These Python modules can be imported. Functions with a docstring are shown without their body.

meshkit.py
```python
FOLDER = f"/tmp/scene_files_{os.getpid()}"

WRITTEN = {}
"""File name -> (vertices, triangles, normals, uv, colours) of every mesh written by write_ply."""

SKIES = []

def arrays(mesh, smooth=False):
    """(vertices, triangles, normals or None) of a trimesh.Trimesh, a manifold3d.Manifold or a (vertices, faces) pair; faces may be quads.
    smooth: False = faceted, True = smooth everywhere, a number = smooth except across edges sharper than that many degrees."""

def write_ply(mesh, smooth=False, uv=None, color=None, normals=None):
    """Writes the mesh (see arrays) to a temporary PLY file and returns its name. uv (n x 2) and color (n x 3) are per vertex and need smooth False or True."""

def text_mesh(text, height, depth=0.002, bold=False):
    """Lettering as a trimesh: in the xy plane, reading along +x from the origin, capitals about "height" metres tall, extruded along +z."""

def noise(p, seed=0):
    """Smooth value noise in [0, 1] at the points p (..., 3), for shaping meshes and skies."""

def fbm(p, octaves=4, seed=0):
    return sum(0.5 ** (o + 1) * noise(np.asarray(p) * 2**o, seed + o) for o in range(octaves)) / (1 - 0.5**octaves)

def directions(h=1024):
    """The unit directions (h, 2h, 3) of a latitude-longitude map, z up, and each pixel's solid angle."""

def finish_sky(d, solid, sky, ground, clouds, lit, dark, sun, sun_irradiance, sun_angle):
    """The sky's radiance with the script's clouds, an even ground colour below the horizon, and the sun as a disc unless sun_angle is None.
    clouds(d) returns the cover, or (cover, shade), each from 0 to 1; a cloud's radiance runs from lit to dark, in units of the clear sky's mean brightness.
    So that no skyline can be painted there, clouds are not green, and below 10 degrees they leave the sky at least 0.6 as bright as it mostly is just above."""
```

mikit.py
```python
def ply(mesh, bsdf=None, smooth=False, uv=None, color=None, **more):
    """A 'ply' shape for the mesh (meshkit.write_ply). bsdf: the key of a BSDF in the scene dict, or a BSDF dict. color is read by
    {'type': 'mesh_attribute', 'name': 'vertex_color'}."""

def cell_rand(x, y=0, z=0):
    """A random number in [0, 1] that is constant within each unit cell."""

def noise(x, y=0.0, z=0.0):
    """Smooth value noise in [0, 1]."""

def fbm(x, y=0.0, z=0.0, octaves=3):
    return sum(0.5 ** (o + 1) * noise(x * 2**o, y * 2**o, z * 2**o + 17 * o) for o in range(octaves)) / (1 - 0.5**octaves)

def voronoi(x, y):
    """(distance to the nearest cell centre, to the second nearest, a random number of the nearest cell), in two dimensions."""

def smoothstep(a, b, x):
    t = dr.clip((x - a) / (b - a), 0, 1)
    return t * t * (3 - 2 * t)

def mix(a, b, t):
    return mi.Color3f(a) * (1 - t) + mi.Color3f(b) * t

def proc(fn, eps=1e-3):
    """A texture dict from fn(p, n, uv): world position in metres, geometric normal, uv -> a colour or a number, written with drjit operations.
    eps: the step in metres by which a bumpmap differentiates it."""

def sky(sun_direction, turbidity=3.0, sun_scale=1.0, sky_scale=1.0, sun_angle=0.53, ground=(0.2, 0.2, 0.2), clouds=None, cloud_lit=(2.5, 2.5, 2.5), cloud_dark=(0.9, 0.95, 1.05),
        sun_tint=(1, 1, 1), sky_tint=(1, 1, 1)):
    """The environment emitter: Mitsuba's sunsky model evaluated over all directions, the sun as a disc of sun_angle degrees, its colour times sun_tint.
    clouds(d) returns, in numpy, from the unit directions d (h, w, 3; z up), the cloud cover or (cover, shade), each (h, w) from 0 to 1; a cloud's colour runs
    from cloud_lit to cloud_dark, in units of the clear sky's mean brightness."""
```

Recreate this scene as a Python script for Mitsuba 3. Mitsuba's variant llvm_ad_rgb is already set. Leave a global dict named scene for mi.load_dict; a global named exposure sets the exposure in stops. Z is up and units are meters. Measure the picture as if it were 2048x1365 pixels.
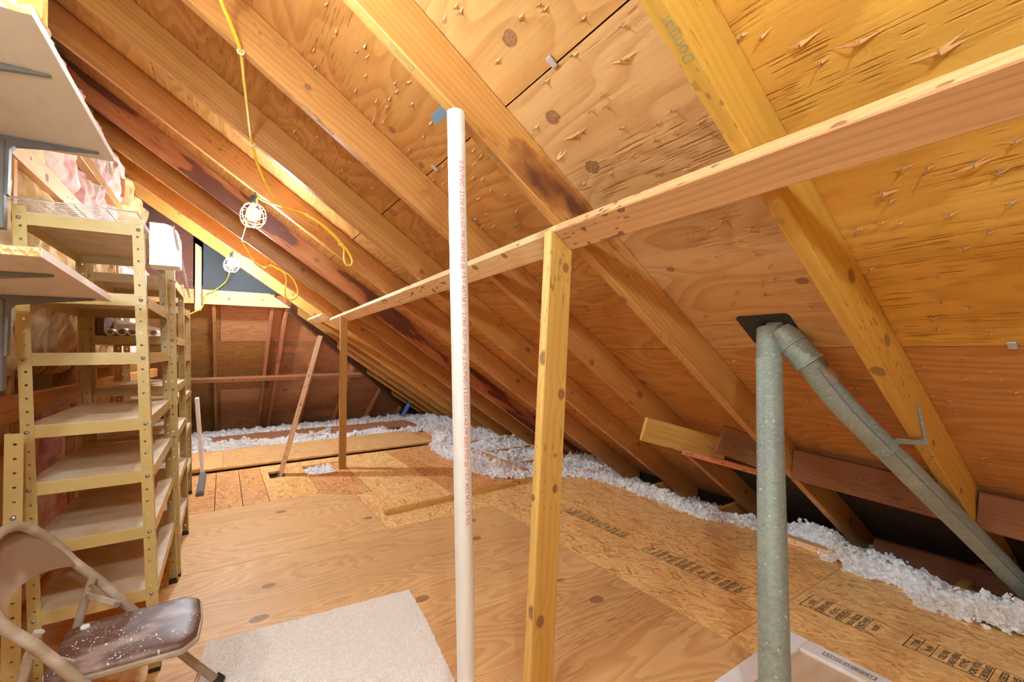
import math, random
import numpy as np, trimesh, manifold3d as mf
import shapely.geometry as sg
from shapely import affinity
import drjit as dr
import mitsuba as mi
import mikit, meshkit
from mikit import proc, noise, fbm, voronoi, cell_rand, smoothstep, mix

T = mi.ScalarTransform4f
scene, labels = {}, {}
rng = np.random.default_rng(7)
random.seed(7)

# ------------------------------------------------------------------ camera, light, exposure
CAM_Z = 1.09
scene['camera'] = {'type': 'perspective', 'fov': 98.0035, 'fov_axis': 'x', 'near_clip': 0.02, 'far_clip': 60.0,
                   'to_world': T().look_at(origin=[0, 0, CAM_Z], target=[0.54452885, 0.838497, CAM_Z + 0.02027572],
                                           up=[-0.00459, -0.02119, 0.99976])}
exposure = 2.0
BULB_RADIANCE = [94.0, 117.0, 130.0]      # frosted bulbs of the string lights and of an added fill lamp
LAMPS = [(0.148, 2.965, 1.985, 1.4), (0.070, 5.045, 2.035, 6.2), (-0.12, 0.95, 1.95, 1.45), (-0.47, 0.32, 1.50, 0.9), (0.0, -0.42, 1.90, 2.5), (-0.10, -1.95, 1.85, 1.0)]  # the low lamp by the left wall is an added fill light, unseen

# ------------------------------------------------------------------ roof geometry
SIN, COS = math.sin(math.radians(35.3)), math.cos(math.radians(35.3))
TAN = SIN / COS
SX = 1.706                                   # x where the sheathing's underside is at eye height
NR = np.array([SIN, 0, COS])                 # outward normal of the main slope
DOWN = np.array([COS, 0, -SIN])              # down the main slope


def roof_z(x, d=0.0):
    """Height of the plane d metres below the sheathing's underside."""
    return CAM_Z + (SX - x) * TAN - d / COS


HIPZ = 6.163                                 # back slope: underside at z = HIPZ - TAN * y
NB = np.array([0, SIN, COS])
DOWNB = np.array([0, COS, -SIN])


# ------------------------------------------------------------------ helpers
def numbered(name):
    if name not in scene and name not in labels and name not in USED:
        USED.add(name)
        return name
    k = 1
    while f'{name}_{k:03d}' in USED or f'{name}_{k:03d}' in scene:
        k += 1
    USED.add(f'{name}_{k:03d}')
    return f'{name}_{k:03d}'


USED = set()


def obj(name, shape, parent=None):
    key = numbered((parent + '__' if parent else '') + name)
    scene[key] = shape
    return key


def thing(name, label, cat, group=None):
    key = numbered(name)
    labels[key] = {'label': label, 'category': cat}
    if group:
        labels[key]['group'] = group
    return key


def tag(key, label, cat, group=None, kind=None):
    labels[key] = {'label': label, 'category': cat}
    if group:
        labels[key]['group'] = group
    if kind:
        labels[key]['kind'] = kind


def struct(key, label):
    USED.add(key)
    labels[key] = {'label': label, 'kind': 'structure'}
    return key


def frame(x, y=None, z=None):
    x = np.asarray(x, float); x = x / np.linalg.norm(x)
    if y is not None:
        y = np.asarray(y, float); y = y - x * (x @ y); y /= np.linalg.norm(y); z = np.cross(x, y)
    else:
        z = np.asarray(z, float); z = z - x * (x @ z); z /= np.linalg.norm(z); y = np.cross(z, x)
    return np.stack([x, y, z], 1)


def arrays(m):
    if hasattr(m, 'to_mesh'):
        q = m.to_mesh()
        return np.asarray(q.vert_properties[:, :3], float), np.asarray(q.tri_verts, int)
    if hasattr(m, 'vertices'):
        return np.asarray(m.vertices, float), np.asarray(m.faces, int)
    return np.asarray(m[0], float), np.asarray(m[1], int)


_id = [0]


def grain(m, F=np.eye(3), o=(0, 0, 0), wid=None):
    """Faceted mesh in local metres (x along the grain) -> world mesh and uv: u = 100 id + 10 + x, v tells the face."""
    if wid is None:
        _id[0] += 1
        wid = _id[0]
    v, f = arrays(m)
    p = v[f]
    n = np.cross(p[:, 1] - p[:, 0], p[:, 2] - p[:, 0])
    a = np.argmax(np.abs(n), 1)[:, None]
    x, y, z = p[..., 0], p[..., 1], p[..., 2]
    u = np.where(a == 0, y + 2, x)
    w = np.where(a == 0, 55 + z, np.where(a == 1, 25 + z, 5 + y + np.sign(n[:, 2:3]) * 2))
    uv = np.stack([100 * wid + 10 + u, w], -1).reshape(-1, 2)
    return (p.reshape(-1, 3) @ F.T + np.asarray(o, float), np.arange(len(f) * 3).reshape(-1, 3)), uv


def solid(m, F=np.eye(3), o=(0, 0, 0)):
    v, f = arrays(m)
    return v @ np.asarray(F).T + np.asarray(o, float), f


def chamfer_box(L, W, H, c=0.0025, x0=0.0):
    pts = []
    for sx in (0, 1):
        for sy in (-1, 1):
            for sz in (-1, 1):
                X, Y, Z = x0 + sx * L, sy * W / 2, sz * H / 2
                dx = (1 if sx == 0 else -1) * c
                pts += [(X + dx, Y - sy * c, Z), (X + dx, Y, Z - sz * c), (X, Y - sy * c, Z - sz * c)]
    return mf.Manifold.hull_points(np.array(pts))


def timber(p0, p1, wdir, W, H, bsdf, c=0.0025, cuts=(), wid=None):
    """A board from p0 to p1; wdir is the world direction of its width W. cuts: world planes (point, normal), the side of the normal stays."""
    p0, p1 = np.asarray(p0, float), np.asarray(p1, float)
    F = frame(p1 - p0, y=wdir)
    m = chamfer_box(np.linalg.norm(p1 - p0), W, H, c)
    for q, nn in cuts:
        nl = F.T @ np.asarray(nn, float)
        nl /= np.linalg.norm(nl)
        m = m.trim_by_plane(nl.tolist(), float(nl @ (F.T @ (np.asarray(q, float) - p0))))
    mesh, uv = grain(m, F, p0, wid)
    return mikit.ply(mesh, bsdf, uv=uv)


def panel(poly, F, o, th, bsdf, wid=None):
    """A sheet: shapely polygon in local x (grain), y; thickness along local +z."""
    m = trimesh.creation.extrude_polygon(poly, th, engine='earcut')
    mesh, uv = grain(m, F, o, wid)
    return mikit.ply(mesh, bsdf, uv=uv)


def rect(x0, y0, x1, y1):
    return sg.box(min(x0, x1), min(y0, y1), max(x0, x1), max(y0, y1))


def spline(pts, n=8, closed=False):
    p = np.asarray(pts, float)
    out = []
    k = len(p)
    for i in range(k if closed else k - 1):
        a, b, c, d = (p[(i + j) % k] if closed else p[min(max(i + j, 0), k - 1)] for j in (-1, 0, 1, 2))
        for t in np.arange(n) / n:
            out.append(0.5 * ((2 * b) + (-a + c) * t + (2 * a - 5 * b + 4 * c - d) * t * t + (-a + 3 * b - 3 * c + d) * t ** 3))
    if not closed:
        out.append(p[-1])
    return np.array(out)


def tube(points, r, sides=12, caps=True, closed=False):
    p = np.asarray(points, float)
    r = np.broadcast_to(np.asarray(r, float), (len(p),))
    t = (np.roll(p, -1, 0) - np.roll(p, 1, 0)) if closed else np.gradient(p, axis=0)
    t /= np.linalg.norm(t, axis=1, keepdims=True) + 1e-12
    a = np.cross(t[0], [0, 0, 1.0] if abs(t[0][2]) < 0.9 else [1.0, 0, 0])
    A = []
    for ti in t:
        a = a - ti * (a @ ti); a /= np.linalg.norm(a)
        A.append(a)
    A = np.array(A); B = np.cross(t, A)
    ang = np.arange(sides) * 2 * np.pi / sides
    v = (p[:, None] + r[:, None, None] * (np.cos(ang)[None, :, None] * A[:, None] + np.sin(ang)[None, :, None] * B[:, None])).reshape(-1, 3)
    n = len(p)
    i, j = np.meshgrid(np.arange(n if closed else n - 1), np.arange(sides), indexing='ij')
    i2 = (i + 1) % n
    q = np.stack([i * sides + j, i * sides + (j + 1) % sides, i2 * sides + (j + 1) % sides, i2 * sides + j], -1).reshape(-1, 4)
    f = np.vstack([q[:, [0, 1, 2]], q[:, [0, 2, 3]]])
    if caps and not closed:
        v = np.vstack([v, p[:1], p[-1:]])
        k = np.arange(sides)
        f = np.vstack([f, np.stack([(k + 1) % sides, k, k * 0 + n * sides], 1), np.stack([(n - 1) * sides + k, (n - 1) * sides + (k + 1) % sides, k * 0 + n * sides + 1], 1)])
    return v, f


def join(*ms):
    V, Fs, k = [], [], 0
    for m in ms:
        v, f = arrays(m)
        V.append(v); Fs.append(f + k); k += len(v)
    return np.vstack(V), np.vstack(Fs)


def box(x0, y0, z0, x1, y1, z1, c=0.0):
    if c:
        m = chamfer_box(x1 - x0, y1 - y0, z1 - z0, c)
        v, f = arrays(m)
        return v + [x0, (y0 + y1) / 2, (z0 + z1) / 2], f
    m = trimesh.creation.box((x1 - x0, y1 - y0, z1 - z0))
    return np.array(m.vertices) + [(x0 + x1) / 2, (y0 + y1) / 2, (z0 + z1) / 2], np.array(m.faces)


def P3(*a):
    return np.array(a, float)


# ------------------------------------------------------------------ materials
def rgb(r, g, b):
    return {'type': 'rgb', 'value': [r, g, b]}


def plain(key, color, rough=0.5, metallic=0.0, spec=0.5, **kw):
    scene[key] = {'type': 'twosided', 'bsdf': {'type': 'principled', 'base_color': color if isinstance(color, dict) else rgb(*color),
                                               'roughness': rough, 'metallic': metallic, 'specular': spec, **kw}}


def split_uv(uv):
    wid = dr.floor(uv.x / 100)
    return wid, uv.x - wid * 100 - 10, uv.y


def knot_field(wid, u, v, every, spread, size, share):
    """Distance (in knot radii) to the nearest knot of a board and a pull on the grain around it."""
    near, pull = mi.Float(9.0), mi.Float(0.0)
    c = dr.floor(u / every)
    face = dr.floor(v / 10)
    vv = v - face * 10
    for k in (-1, 0, 1):
        cu = c + k
        on = cell_rand(cu, wid, face + 3) < share
        ku = (cu + 0.2 + 0.6 * cell_rand(cu, wid, face + 11)) * every
        kv = (cell_rand(cu, wid, face + 23) - 0.5) * spread
        ctr = dr.select(face < 1, dr.select(vv < 5, 3.0, 7.0), 5.0)
        du, dv = u - ku, vv - ctr - kv
        rad = size * (0.5 + cell_rand(cu, wid, face + 31))
        d = dr.sqrt(du * du * 0.6 + dv * dv) / rad
        near = dr.select(on, dr.minimum(near, d), near)
        pull = pull + dr.select(on, dr.exp(-d * d * 0.12) * dr.select(dv > 0, 1.0, -1.0) * 0.8 * (1 - dr.exp(-d)), 0.0)
    return near, pull


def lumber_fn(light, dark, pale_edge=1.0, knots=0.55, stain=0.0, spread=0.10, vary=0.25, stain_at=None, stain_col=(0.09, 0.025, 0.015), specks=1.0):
    def fn(p, n, uv):
        wid, u, v = split_uv(uv)
        near, pull = knot_field(wid, u, v, 0.42, spread, 0.011, knots)
        wob = fbm(u * 0.9 + wid * 3.7, v * 5, wid, 3) * 4.5 + pull
        ring = v * (34 + 22 * cell_rand(wid, 5, 1)) + wob * 1.3
        s = ring - dr.floor(ring)
        late = smoothstep(0.35, 0.9, s) * (1 - smoothstep(0.93, 1.0, s))
        fine = noise(u * 7, v * 420, wid)
        broad = fbm(u * 0.8, v * 14, wid + 9, 2)
        c = mix(light, dark, dr.clip(0.30 * late + 0.24 * fine + 0.75 * (broad - 0.3), 0, 1))
        tone = 1 - vary * 0.5 + vary * cell_rand(wid, 2, 7)
        c = c * mi.Color3f(tone, tone * (0.94 + 0.12 * cell_rand(wid, 4, 3)), tone * (0.9 + 0.2 * cell_rand(wid, 6, 2)))
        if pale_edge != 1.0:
            c = dr.select((v > 20) & (v < 30), c * mi.Color3f(pale_edge, pale_edge * 1.08, pale_edge * 1.25), c)  # narrow faces painted lighter, as if catching the lamplight
        end = v > 40
        rr = dr.sqrt(dr.square(u - 2 + 0.07) + dr.square(v - 55 + 0.11)) * 210 + 2 * noise(u * 40, v * 40)
        e = 0.5 + 0.5 * dr.sin(rr)
        c = dr.select(end, mix(mi.Color3f(light) * 1.05, mi.Color3f(dark) * 1.0, 0.6 * e), c)
        kn = dr.select(end, 0.0, 1 - smoothstep(0.75, 1.1, near))
        ringk = dr.select(end, 0.0, smoothstep(0.6, 1.0, near) * (1 - smoothstep(1.0, 1.5, near)))
        c = mix(c, mi.Color3f(0.21, 0.085, 0.04) * (0.6 + 0.7 * noise(u * 300, v * 300)), 0.8 * kn)
        c = mix(c, mi.Color3f(0.10, 0.035, 0.015), 0.5 * ringk)
        if specks:
            spk = smoothstep(0.80, 0.86, noise(u * 38, v * 130, wid + 4)) * smoothstep(0.55, 0.7, fbm(u * 3, v * 12, wid, 2))
            c = mix(c, mi.Color3f(0.10, 0.03, 0.015), 0.75 * specks * spk)
        if stain:
            b = fbm(u * 2.6 + 3, v * 17, wid + 2, 4)
            c = mix(c, mi.Color3f(0.33, 0.085, 0.025), stain * smoothstep(0.30, 0.5, b))
            c = mix(c, mi.Color3f(*stain_col), stain * smoothstep(0.52, 0.60, b))
        if stain_at is not None:
            for (u0, v0, du, dv) in stain_at:
                q = dr.sqrt(dr.square((u - u0) / du) + dr.square((v - v0) / dv)) + 0.9 * (fbm(u * 22, v * 30, wid, 3) - 0.5)
                c = mix(c, mi.Color3f(0.22, 0.07, 0.02), 0.75 * (1 - smoothstep(0.7, 1.25, q)))
                c = mix(c, mi.Color3f(*stain_col), 0.9 * (1 - smoothstep(0.25, 0.75, q)))
        return c
    return fn


def lumber(key, light, dark, rough=0.5, spec=0.4, **kw):
    scene[key] = {'type': 'twosided', 'bsdf': {'type': 'principled', 'base_color': proc(lumber_fn(light, dark, **kw)), 'roughness': rough, 'specular': spec}}


lumber('rafter_pine', (0.52, 0.245, 0.060), (0.36, 0.138, 0.028), rough=0.42, spec=0.5, knots=0.3, vary=0.22, specks=0.5)
lumber('rafter_stained', (0.46, 0.19, 0.055), (0.30, 0.09, 0.025), rough=0.42, stain=0.85, knots=0.3)
lumber('rafter_yellow', (0.50, 0.275, 0.045), (0.37, 0.175, 0.022), rough=0.42, spec=0.5, knots=0.5, specks=0.5)
lumber('rafter_scorched', (0.52, 0.245, 0.060), (0.36, 0.138, 0.028), rough=0.42, spec=0.5, knots=0.3, specks=0.5,
       stain_at=[(2.21, 3.02, 0.13, 0.06), (2.36, 2.98, 0.2, 0.05)])
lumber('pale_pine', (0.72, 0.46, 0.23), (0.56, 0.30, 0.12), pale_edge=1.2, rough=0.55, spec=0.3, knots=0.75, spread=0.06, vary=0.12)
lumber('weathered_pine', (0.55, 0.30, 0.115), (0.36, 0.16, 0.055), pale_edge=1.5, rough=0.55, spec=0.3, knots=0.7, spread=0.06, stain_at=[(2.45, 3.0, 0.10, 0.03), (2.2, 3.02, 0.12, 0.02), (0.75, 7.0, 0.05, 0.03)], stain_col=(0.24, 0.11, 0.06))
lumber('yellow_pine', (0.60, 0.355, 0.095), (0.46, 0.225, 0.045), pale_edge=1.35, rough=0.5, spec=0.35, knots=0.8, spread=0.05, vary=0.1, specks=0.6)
lumber('red_lumber', (0.68, 0.30, 0.12), (0.48, 0.175, 0.06), rough=0.55, spec=0.3, knots=0.4)
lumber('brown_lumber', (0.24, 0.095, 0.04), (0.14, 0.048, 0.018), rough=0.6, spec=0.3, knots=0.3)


def ply_fn(light, dark, check=0.8, knots=0.35, tonal=0.2, world_knots=(), contour=7.0, bump=False, stain=0.0):
    def fn(p, n, uv):
        wid, u, v = split_uv(uv)
        wx = fbm(u * 0.9 + wid * 5.1, v * 3.3, wid, 3)
        f = (wx * 2.1 + 0.35 * fbm(u * 2.4, v * 9, wid + 3, 2)) * contour + v * 4.0
        s = f - dr.floor(f)
        late = smoothstep(0.15, 0.85, s) * (1 - smoothstep(0.88, 1.0, s))
        streak = fbm(u * 7, v * 210, wid, 2)
        dash = smoothstep(0.74, 0.84, noise(u * 16, v * 420, wid)) * smoothstep(0.45, 0.66, fbm(u * 1.6, v * 6, wid + 5, 2))
        if bump:
            return 0.55 * streak + 0.35 * late - 0.9 * dash
        near, pull = knot_field(wid, u, v - dr.floor(v / 0.4) * 0.4 + 2.8, 0.55, 0.3, 0.022, 0.0)
        c = mix(light, dark, dr.clip(0.52 * late + 0.42 * (streak - 0.3), 0, 1))
        c = mix(c, mi.Color3f(dark) * mi.Color3f(0.55, 0.42, 0.35), check * dash)
        cu, cv = dr.floor(u / 0.5), dr.floor(v / 0.22)
        ku = (cu + 0.25 + 0.5 * cell_rand(cu, cv, wid + 1)) * 0.5
        kv = (cv + 0.25 + 0.5 * cell_rand(cu, cv, wid + 2)) * 0.22
        rad = 0.012 + 0.014 * cell_rand(cu, cv, wid + 3)
        d = dr.sqrt(dr.square(u - ku) * 0.55 + dr.square(v - kv)) / rad
        on = cell_rand(cu, cv, wid + 4) < knots
        kn = dr.select(on, 1 - smoothstep(0.8, 1.05, d), 0.0)
        rim = dr.select(on, smoothstep(0.8, 1.0, d) * (1 - smoothstep(1.0, 1.2, d)), 0.0)
        c = mix(c, mi.Color3f(0.30, 0.125, 0.06) * (0.65 + 0.6 * noise(u * 240, v * 240)), 0.75 * kn)
        c = mix(c, mi.Color3f(0.10, 0.04, 0.02), 0.6 * rim)
        for (kx, ky, kr) in world_knots:
            d = dr.sqrt(dr.square((p.x - kx) / COS) + dr.square((p.y - ky) * 0.8)) / kr + 0.25 * (noise(p.x * 90, p.y * 90, 1) - 0.5)
            c = mix(c, mi.Color3f(0.27, 0.115, 0.055) * (0.6 + 0.7 * noise(u * 240, v * 240)), 0.85 * (1 - smoothstep(0.8, 1.0, d)))
            c = mix(c, mi.Color3f(0.10, 0.04, 0.02), 0.6 * smoothstep(0.75, 0.95, d) * (1 - smoothstep(0.95, 1.15, d)))
        big = fbm(u * 0.7, v * 2.0, wid + 8, 3)
        c = c * (1 - tonal * 0.5 + tonal * 1.3 * (big - 0.2))
        if stain:
            b = fbm(u * 1.3, v * 4, wid + 6, 4)
            c = mix(c, mi.Color3f(0.10, 0.05, 0.03), stain * smoothstep(0.55, 0.7, b))
        return c
    return fn


def plywood(key, light, dark, rough=0.6, relief=0.0012, **kw):
    inner = {'type': 'principled', 'base_color': proc(ply_fn(light, dark, **kw)), 'roughness': rough, 'specular': 0.3}
    if relief:
        inner = {'type': 'bumpmap', 'scale': relief, 'arbitrary': proc(ply_fn(light, dark, bump=True, **kw), eps=0.0012), 'bsdf': inner}
    scene[key] = {'type': 'twosided', 'bsdf': inner}


plywood('sheathing_pale', (0.62, 0.36, 0.145), (0.45, 0.22, 0.07), check=0.5, knots=0.0, relief=0.0016, world_knots=((0.601, 0.923, 0.019), (0.778, 0.979, 0.020), (0.931, 0.981, 0.021), (1.314, 1.0, 0.012), (1.428, 0.63, 0.014)))
plywood('sheathing_orange', (0.50, 0.225, 0.058), (0.36, 0.135, 0.03), check=0.6, knots=0.10, relief=0.0008, world_knots=((0.53, 1.634, 0.014), (0.661, 1.671, 0.013)))
plywood('sheathing_medium', (0.56, 0.295, 0.10), (0.41, 0.18, 0.05), check=0.5, knots=0.0, relief=0.0016, world_knots=((0.601, 0.923, 0.019),))
plywood('sheathing_yellow', (0.66, 0.36, 0.062), (0.50, 0.24, 0.033), check=0.7, knots=0.05, relief=0.0014, contour=4.0)
plywood('back_plywood', (0.80, 0.38, 0.165), (0.56, 0.22, 0.08), check=0.7, knots=0.2, relief=0.0, contour=9.0, stain=0.3)
plywood('floor_plywood', (0.84, 0.52, 0.225), (0.66, 0.345, 0.115), rough=0.5, check=0.45, knots=0.16, relief=0.0, contour=10.0)
plywood('floor_plywood_worn', (0.80, 0.47, 0.195), (0.60, 0.30, 0.10), rough=0.5, check=0.6, knots=0.3, relief=0.0, contour=10.0, tonal=0.3)
plywood('dark_plywood', (0.47, 0.22, 0.11), (0.34, 0.14, 0.065), check=0.5, knots=0.1, relief=0.0, contour=7.0)


def osb_fn(base, reddish):
    def fn(p, n, uv):
        wid, u, v = split_uv(uv)
        best, col = mi.Float(-1.0), mi.Color3f(*base)
        uu = u + 0.02 * noise(u * 9, v * 9, 3)
        for k, (ang, L, W) in enumerate(((0.1, .080, .012), (0.75, .070, .013), (-0.6, .075, .011), (1.35, .055, .013), (-0.2, .09, .015), (0.4, .065, .010))):
            ca, sa = math.cos(ang), math.sin(ang)
            a, b = (uu * ca + v * sa) / L, (-uu * sa + v * ca) / W
            b = b + 3.7 * k
            a = a + cell_rand(dr.floor(b), k, 9) + 0.25 * noise(a * 2, b * 2, k)
            ca_, cb_ = dr.floor(a), dr.floor(b)
            hgt = cell_rand(ca_, cb_, k + 40 + wid)
            e = a - ca_
            edge = smoothstep(0.0, 0.12, b - cb_) * (1 - smoothstep(0.86, 1.0, b - cb_)) * smoothstep(0.0, 0.04, e) * (1 - smoothstep(0.95, 1.0, e))
            r = cell_rand(ca_, cb_, k + 80 + wid)
            fine = noise(a * 4, b * 14, k)
            tone = mix(mi.Color3f(*base) * 1.12, mi.Color3f(*base) * mi.Color3f(0.78, 0.66, 0.55), dr.clip(r * 1.1 - 0.15 + 0.35 * (fine - 0.5), 0, 1))
            tone = dr.select(r > 0.93, mi.Color3f(*base) * mi.Color3f(0.72, 0.52, 0.38), tone)
            win = (hgt > best)
            col = dr.select(win, tone * (0.82 + 0.18 * edge), col)
            best = dr.select(win, hgt, best)
        patch = smoothstep(0.45, 0.75, fbm(u * 1.1, v * 1.1, wid + 4, 3))
        return mix(col, col * mi.Color3f(*reddish), patch)
    return fn


for key, base, red in (('osb', (0.90, 0.58, 0.23), (0.96, 0.86, 0.76)), ('osb_reddish', (0.74, 0.40, 0.155), (0.94, 0.84, 0.76))):
    scene[key] = {'type': 'twosided', 'bsdf': {'type': 'principled', 'base_color': proc(osb_fn(base, red)), 'roughness': 0.5, 'specular': 0.35}}


def batt_fn(a, b, c3):
    def fn(p, n, uv):
        s = fbm(p.x * 9, p.y * 9, p.z * 5, 4)
        t = fbm(p.x * 55, p.y * 55, p.z * 30, 3)
        c = mix(a, b, smoothstep(0.35, 0.62, s))
        c = mix(c, c3, smoothstep(0.56, 0.75, fbm(p.x * 6 + 9, p.y * 6, p.z * 6, 3)))
        return c * (0.72 + 0.55 * t)
    return fn


for key, a, b, c3 in (('batt_cream', (0.74, 0.62, 0.40), (0.60, 0.44, 0.24), (0.42, 0.25, 0.10)),
                      ('batt_pink', (0.72, 0.42, 0.37), (0.70, 0.52, 0.42), (0.55, 0.22, 0.18)),
                      ('batt_tan', (0.58, 0.40, 0.20), (0.40, 0.22, 0.085), (0.26, 0.11, 0.04))):
    scene[key] = {'type': 'twosided', 'bsdf': {'type': 'principled', 'base_color': proc(batt_fn(a, b, c3)), 'roughness': 0.95, 'specular': 0.1}}


def fluff_fn(p, n, uv):
    s = fbm(p.x * 70, p.y * 70, p.z * 70, 3)
    b = fbm(p.x * 3, p.y * 3, 1, 2)
    c = mix((0.76, 0.745, 0.73), (0.95, 0.945, 0.94), smoothstep(0.3, 0.65, s))
    return mix(c, c * mi.Color3f(0.90, 0.86, 0.80), smoothstep(0.5, 0.75, b))


scene['loose_fluff'] = {'type': 'twosided', 'bsdf': {'type': 'principled', 'base_color': proc(fluff_fn), 'roughness': 0.95, 'specular': 0.1}}


def galv_fn(p, n, uv):
    f1 = noise(p.x * 170, p.y * 170, p.z * 170)
    f2 = fbm(p.x * 60, p.y * 60, p.z * 60, 2)
    big = fbm(p.x * 9, p.y * 9, p.z * 5, 3)
    sp = smoothstep(0.84, 0.90, noise(p.x * 120, p.y * 120, p.z * 120))
    c = mix((0.18, 0.215, 0.18), (0.30, 0.345, 0.295), 0.6 * f1 + 0.4 * f2)
    c = c * (0.78 + 0.44 * big)
    return mix(c, mi.Color3f(0.62, 0.63, 0.56), 0.55 * sp)


scene['galvanised'] = {'type': 'twosided', 'bsdf': {'type': 'principled', 'base_color': proc(galv_fn), 'roughness': 0.48, 'metallic': 0.12, 'specular': 0.4}}
plain('galv_dark', (0.20, 0.20, 0.18), 0.5, 0.3)
plain('foil_tape', (0.60, 0.46, 0.38), 0.25, 0.6)
plain('pvc', (0.73, 0.71, 0.63), 0.32, 0.0, 0.5)
plain('red_ink', (0.60, 0.10, 0.11), 0.6)
plain('green_ink', (0.25, 0.205, 0.09), 0.8)
plain('black_ink', (0.035, 0.028, 0.022), 0.8)
plain('saw_kerf', (0.06, 0.03, 0.015), 0.9)
plain('shelf_steel', (0.52, 0.365, 0.125), 0.36, 0.0, 0.5)


def shelf_top_fn(p, n, uv):
    s = fbm(p.x * 14, p.y * 14, p.z * 3, 4)
    return mix((0.55, 0.39, 0.22), (0.62, 0.48, 0.32), smoothstep(0.3, 0.7, s))


scene['shelf_dusty'] = {'type': 'twosided', 'bsdf': {'type': 'principled', 'base_color': proc(shelf_top_fn), 'roughness': 0.55, 'specular': 0.4}}
plain('bolt_steel', (0.40, 0.38, 0.34), 0.3, 0.8)
plain('nail_steel', (0.45, 0.42, 0.38), 0.35, 0.8)
plain('clip_steel', (0.55, 0.56, 0.58), 0.35, 0.5)
plain('splinter_wood', (0.74, 0.45, 0.18), 0.7)
plain('white_wire', (0.82, 0.82, 0.80), 0.35)
plain('white_plastic', (0.80, 0.79, 0.77), 0.35)
plain('melamine_edge', (0.86, 0.84, 0.80), 0.3)


def melamine_fn(p, n, uv):
    s = fbm(p.x * 5, p.y * 5, p.z * 5, 4)
    m = smoothstep(0.62, 0.72, fbm(p.x * 26, p.y * 9, p.z * 9, 3))
    c = mix((0.60, 0.51, 0.40), (0.65, 0.57, 0.46), s)
    return mix(c, mi.Color3f(0.45, 0.33, 0.21), 0.2 * m)


scene['melamine'] = {'type': 'twosided', 'bsdf': {'type': 'principled', 'base_color': proc(melamine_fn), 'roughness': 0.4, 'specular': 0.4}}


def chip_fn(p, n, uv):
    return mix((0.40, 0.19, 0.06), (0.78, 0.50, 0.24), smoothstep(0.3, 0.7, fbm(p.x * 160, p.y * 160, p.z * 160, 3)))


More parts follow.
